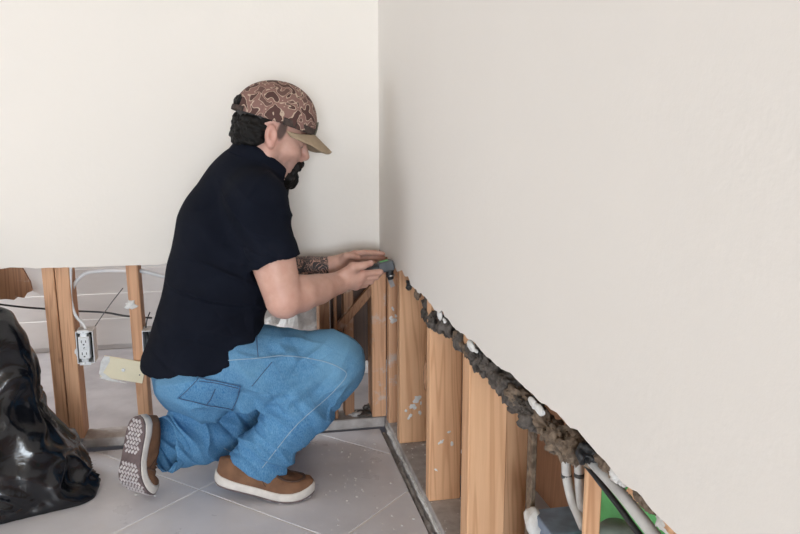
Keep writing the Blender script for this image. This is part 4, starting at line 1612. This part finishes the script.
# ---- shoes
def shoe(ball, theta, alpha, side, label, pitch=0., size=.965):
    """side +1: left shoe.  forefoot flat on the floor at ball, rear part lifted by alpha"""
    F_, L_ = dirz(theta), dirz(theta + 90)
    L0, BX = .298, .205
    xs = np.array([0, .006, .02, .05, .09, .13, .17, .205, .24, .265, .285, .295, .298])
    ws = np.array([0, .016, .029, .036, .0355, .036, .043, .049, .0475, .040, .026, .012, 0])
    cs = np.array([0, 0, 0, -.001, -.003, -.004, -.002, .001, .003, .005, .007, .008, .008]) * -side   # curve toward the inside
    hs = np.array([.050, .056, .062, .070, .078, .076, .066, .052, .045, .040, .030, .018, .010])
    wf = lambda x: np.interp(x, xs, ws)
    cf = lambda x: np.interp(x, xs, cs)
    hf_ = lambda x: np.interp(x, xs, hs)
    bl = .035 + .03 * min(1, alpha)
    # centreline integrated from the toe backwards
    N_ = 400
    gx = np.linspace(L0 + .01, -.03, N_)
    def sm(t):
        t = np.clip(t, 0, 1)
        return t * t * (3 - 2 * t)
    ga = alpha * sm((BX + bl - gx) / (2 * bl))
    px_, pz_ = np.zeros(N_), np.zeros(N_)
    for i in range(1, N_):
        st = gx[i - 1] - gx[i]
        px_[i] = px_[i - 1] - st * math.cos(ga[i])
        pz_[i] = pz_[i - 1] + st * math.sin(ga[i])
    ib = np.argmin(np.abs(gx - BX))
    px_ -= px_[ib]
    def W(x, y, z):
        x, y, z = np.broadcast_arrays(np.asarray(x, float), np.asarray(y, float), np.asarray(z, float))
        cx = np.interp(-x.ravel(), -gx, px_)
        cz = np.interp(-x.ravel(), -gx, pz_)
        a = np.interp(-x.ravel(), -gx, ga)
        lx = cx + z.ravel() * np.sin(a)
        lz = cz + z.ravel() * np.cos(a)
        cp, sp_ = math.cos(pitch), math.sin(pitch)
        lx, lz = lx * cp + lz * sp_, -lx * sp_ + lz * cp
        return ball + size * (lx[:, None] * F_ + y.ravel()[:, None] * L_ + lz[:, None] * ZU)
    # outline
    nx = 40
    u = (1 - np.cos(np.linspace(0, math.pi, nx))) / 2 * L0
    outl = [(x, cf(x) + wf(x)) for x in u] + [(x, cf(x) - wf(x)) for x in u[::-1][1:-1]]
    no = len(outl)
    ox, oy = np.array([p[0] for p in outl]), np.array([p[1] for p in outl])
    oc = cf(ox)
    mx = L0 / 2
    rocker = lambda x: .010 * np.clip((x - .245) / .05, 0, 1) ** 2 + .004 * np.clip((.03 - x) / .03, 0, 1) ** 2
    def loft(name, levels, mat, parent, cap=True, smooth=True):
        V, F = [], []
        for (z, gr) in levels:
            zz = z(ox) if callable(z) else np.full(no, z)
            x2 = mx + (ox - mx) * (1 + gr / mx)
            y2 = oc + (oy - oc) * (1 + gr / .045)
            V.append(W(x2, y2, zz + rocker(ox)))
        V = np.concatenate(V)
        for l in range(len(levels) - 1):
            for k in range(no):
                F.append((l * no + k, l * no + (k + 1) % no, (l + 1) * no + (k + 1) % no, (l + 1) * no + k))
        # caps as strips across the width
        for l, rev in ((0, True), (len(levels) - 1, False)):
            b = l * no
            for k in range(nx - 1):
                i0, i1 = k, k + 1
                j0, j1 = (no - k) % no, (no - k - 1) % no
                f = [b + i0, b + i1, b + j1, b + j0]
                f = list(dict.fromkeys(f))
                if len(f) > 2:
                    F.append(tuple(f))
        me = mesh_from(V, F)
        fix_normals(me)
        return link(name, me, mat, parent, smooth)
    up_top = lambda x: .030 + .006 * np.clip((.08 - x) / .08, 0, 1) + .004 * np.clip((x - .24) / .05, 0, 1)
    # upper
    V, F = [], []
    nu, nf = 44, 26
    uu = (1 - np.cos(np.linspace(0.02, math.pi - .02, nu))) / 2 * (L0 - .006) + .003
    for x in uu:
        w, h, c = wf(x) + .0005, hf_(x), cf(x)
        for k in range(nf + 1):
            a = math.pi * k / nf
            cy = math.copysign(abs(math.cos(a)) ** .72, math.cos(a))
            sz = max(0., math.sin(a)) ** .85
            V.append((x, c + w * cy, .022 + h * sz))
    V = np.array(V)
    nrm_ = np.c_[np.zeros(len(V)), V[:, 1], V[:, 2] - .02]
    V[:, 2] += .0016 * fbm(V, 35, 3, 7) * np.clip((V[:, 2] - .03) / .02, 0, 1)
    # moccasin toe plateau
    tp = np.exp(-(((V[:, 0] - .225) / .048) ** 2 + ((V[:, 1] - cf(V[:, 0])) / .030) ** 2) ** 2)
    V[:, 2] -= .005 * tp
    VW = W(V[:, 0], V[:, 1], V[:, 2] + rocker(V[:, 0]))
    for i in range(nu - 1):
        for k in range(nf):
            F.append((i * (nf + 1) + k, (i + 1) * (nf + 1) + k, (i + 1) * (nf + 1) + k + 1, i * (nf + 1) + k + 1))
    F.append(tuple(range(nf + 1)))
    F.append(tuple((nu - 1) * (nf + 1) + k for k in range(nf, -1, -1)))
    me = mesh_from(VW, F)
    fix_normals(me)
    up = link('shoe', me, 'shoe_brown', person, True)
    up['label'] = label
    loft('midsole', [(.006, .001), (.010, .003), (lambda x: up_top(x) - .004, .0035), (up_top, .001)], 'midsole', up)
    loft('outsole', [(.0, -.003), (.0015, .0005), (.0065, .0012)], 'outsole', up)
    # tread blocks under the sole
    bm = bmesh.new()
    r_ = random.Random(3)
    for ix in range(22):
        for iy in range(-4, 5):
            x = .016 + ix * .0128
            y = iy * .0120 + (.006 if ix % 2 else 0)
            if .118 < x < .140:
                continue
            if abs(y) > wf(x) - .006:
                continue
            ca_, sa_ = math.cos(.7 if ix % 2 else -.7), math.sin(.7 if ix % 2 else -.7)
            q = [(x + .0060 * a * ca_ - .0031 * b * sa_, y + cf(x) + .0060 * a * sa_ + .0031 * b * ca_) for a, b in ((-1, -1), (1, -1), (1, 1), (-1, 1))]
            P = W([p[0] for p in q] * 2, [p[1] for p in q] * 2, [.0015 + rocker(x)] * 4 + [-.0022 + rocker(x)] * 4)
            vs = [bm.verts.new(p) for p in P]
            for f in ((0, 1, 2, 3), (7, 6, 5, 4), (0, 4, 5, 1), (1, 5, 6, 2), (2, 6, 7, 3), (3, 7, 4, 0)):
                bm.faces.new([vs[i] for i in f])
    # waist bar of the sole
    bmesh.ops.recalc_face_normals(bm, faces=bm.faces)
    me = bpy.data.meshes.new('tread')
    bm.to_mesh(me)
    bm.free()
    td = link('tread_lugs', me, 'lug', up)
    td['kind'] = 'stuff'
    # moccasin seam round the toe, tongue edge and lace
    def top_z(x, y):
        w = wf(x) + .0005
        cy = min(.999, abs((y - cf(x)) / w))
        a = math.acos(cy ** (1 / .72))
        z = .022 + hf_(x) * math.sin(a) ** .85
        z -= .005 * math.exp(-(((x - .225) / .048) ** 2 + ((y - cf(x)) / .030) ** 2) ** 2)
        return z + rocker(x)
    pts = []
    for k in range(41):
        a = -math.pi * .5 + math.pi * k / 40
        x = .205 + .066 * max(0, math.cos(a)) ** .8 if True else 0
        y = cf(.24) + .034 * math.sin(a)
        pts.append((x, y, top_z(x, y) + .001))
    pts = [(.15, pts[0][1], top_z(.15, pts[0][1]) + .001), (.18, pts[0][1], top_z(.18, pts[0][1]) + .001)] + pts + [(.18, pts[-1][1], top_z(.18, pts[-1][1]) + .001), (.15, pts[-1][1], top_z(.15, pts[-1][1]) + .001)]
    P = np.array(pts)
    me = tube_mesh(W(P[:, 0], P[:, 1], P[:, 2]), .0032, 8)
    link('toe_seam', me, 'shoe_seam', up, True)
    for xx in (.175, .150):
        ys = np.linspace(-.026, .026, 9) + cf(xx)
        P = np.array([(xx, y, top_z(xx, y) + .002) for y in ys])
        link('lace', tube_mesh(W(P[:, 0], P[:, 1], P[:, 2]), .003, 8), 'shoe_seam', up, True)
    # side seam on the quarter, both sides
    for s in (-1, 1):
        P = []
        for t in np.linspace(0, 1, 14):
            x = .155 - .045 * t
            y = cf(x) + s * (wf(x) * (.995 - .45 * t ** 2))
            P.append((x, y, top_z(x, y) * 1.0 + .0005))
        P = np.array(P)
        link('side_seam', tube_mesh(W(P[:, 0], P[:, 1], P[:, 2]), .0015, 6), 'shoe_seam', up, True)
    return up


shoe(np.array([-.362, -.440, .0026]), -13, math.radians(13), -1, 'brown suede shoe with white sole planted under the raised knee')
shoe(L_BALL, 51, math.radians(70), 1, 'brown suede shoe standing on its toes with the tread showing', math.radians(36), .94)

# ---- the tool
tool = empty('oscillating_tool', px(385, 275, y=-.275))
tag(tool, 'small black and grey cutting tool with green mark held against the wall edge', 'power tool')
TA, TB = px(356, 273.5, y=-.268), px(393, 264, y=-.262)
td_ = unit(TB - TA)
tu_ = unit(ZU - td_ * (ZU @ td_))
tn_ = np.cross(td_, tu_)
Ld = np.linalg.norm(TB - TA)
tc_ = TB - td_ * .026
obox('tool_head', TB - td_ * .0235, (.047, .036, .031), (td_, tn_, tu_), 'grey_plastic', tool, .005, 3)
link('grip', tube_mesh(catmull([TA - td_ * .02, TA + td_ * .02, TB - td_ * .055, TB - td_ * .044], 6), [.012, .0135, .013, .0155, .0145], 18), 'black_plastic', tool, True)
obox('green_mark', TB - td_ * .026 + tu_ * .0155 - tn_ * .002, (.026, .016, .0022), (td_, tn_, tu_), 'green_plastic', tool, .0006)
NZ0, NZ1 = TB - td_ * .012 - tu_ * .012, px(391, 279, y=-.262)
link('nozzle', tube_mesh(catmull([NZ0, NZ0 * .5 + NZ1 * .5 + np.array([-.002, 0, -.002]), NZ1], 6), [.0125, .0115, .009], 16), 'black_plastic', tool, True)
link('clamp_ring', tube_mesh([NZ0 * .45 + NZ1 * .55, NZ0 * .3 + NZ1 * .7], .0122, 16), 'steel', tool, True)
obox('blade', px(391.5, 283, y=-.258), (.014, .0014, .026), (unit((.9, .1, .35)), unit((-.1, .95, 0)), unit((-.35, 0, .9))), 'steel', tool, .0003)
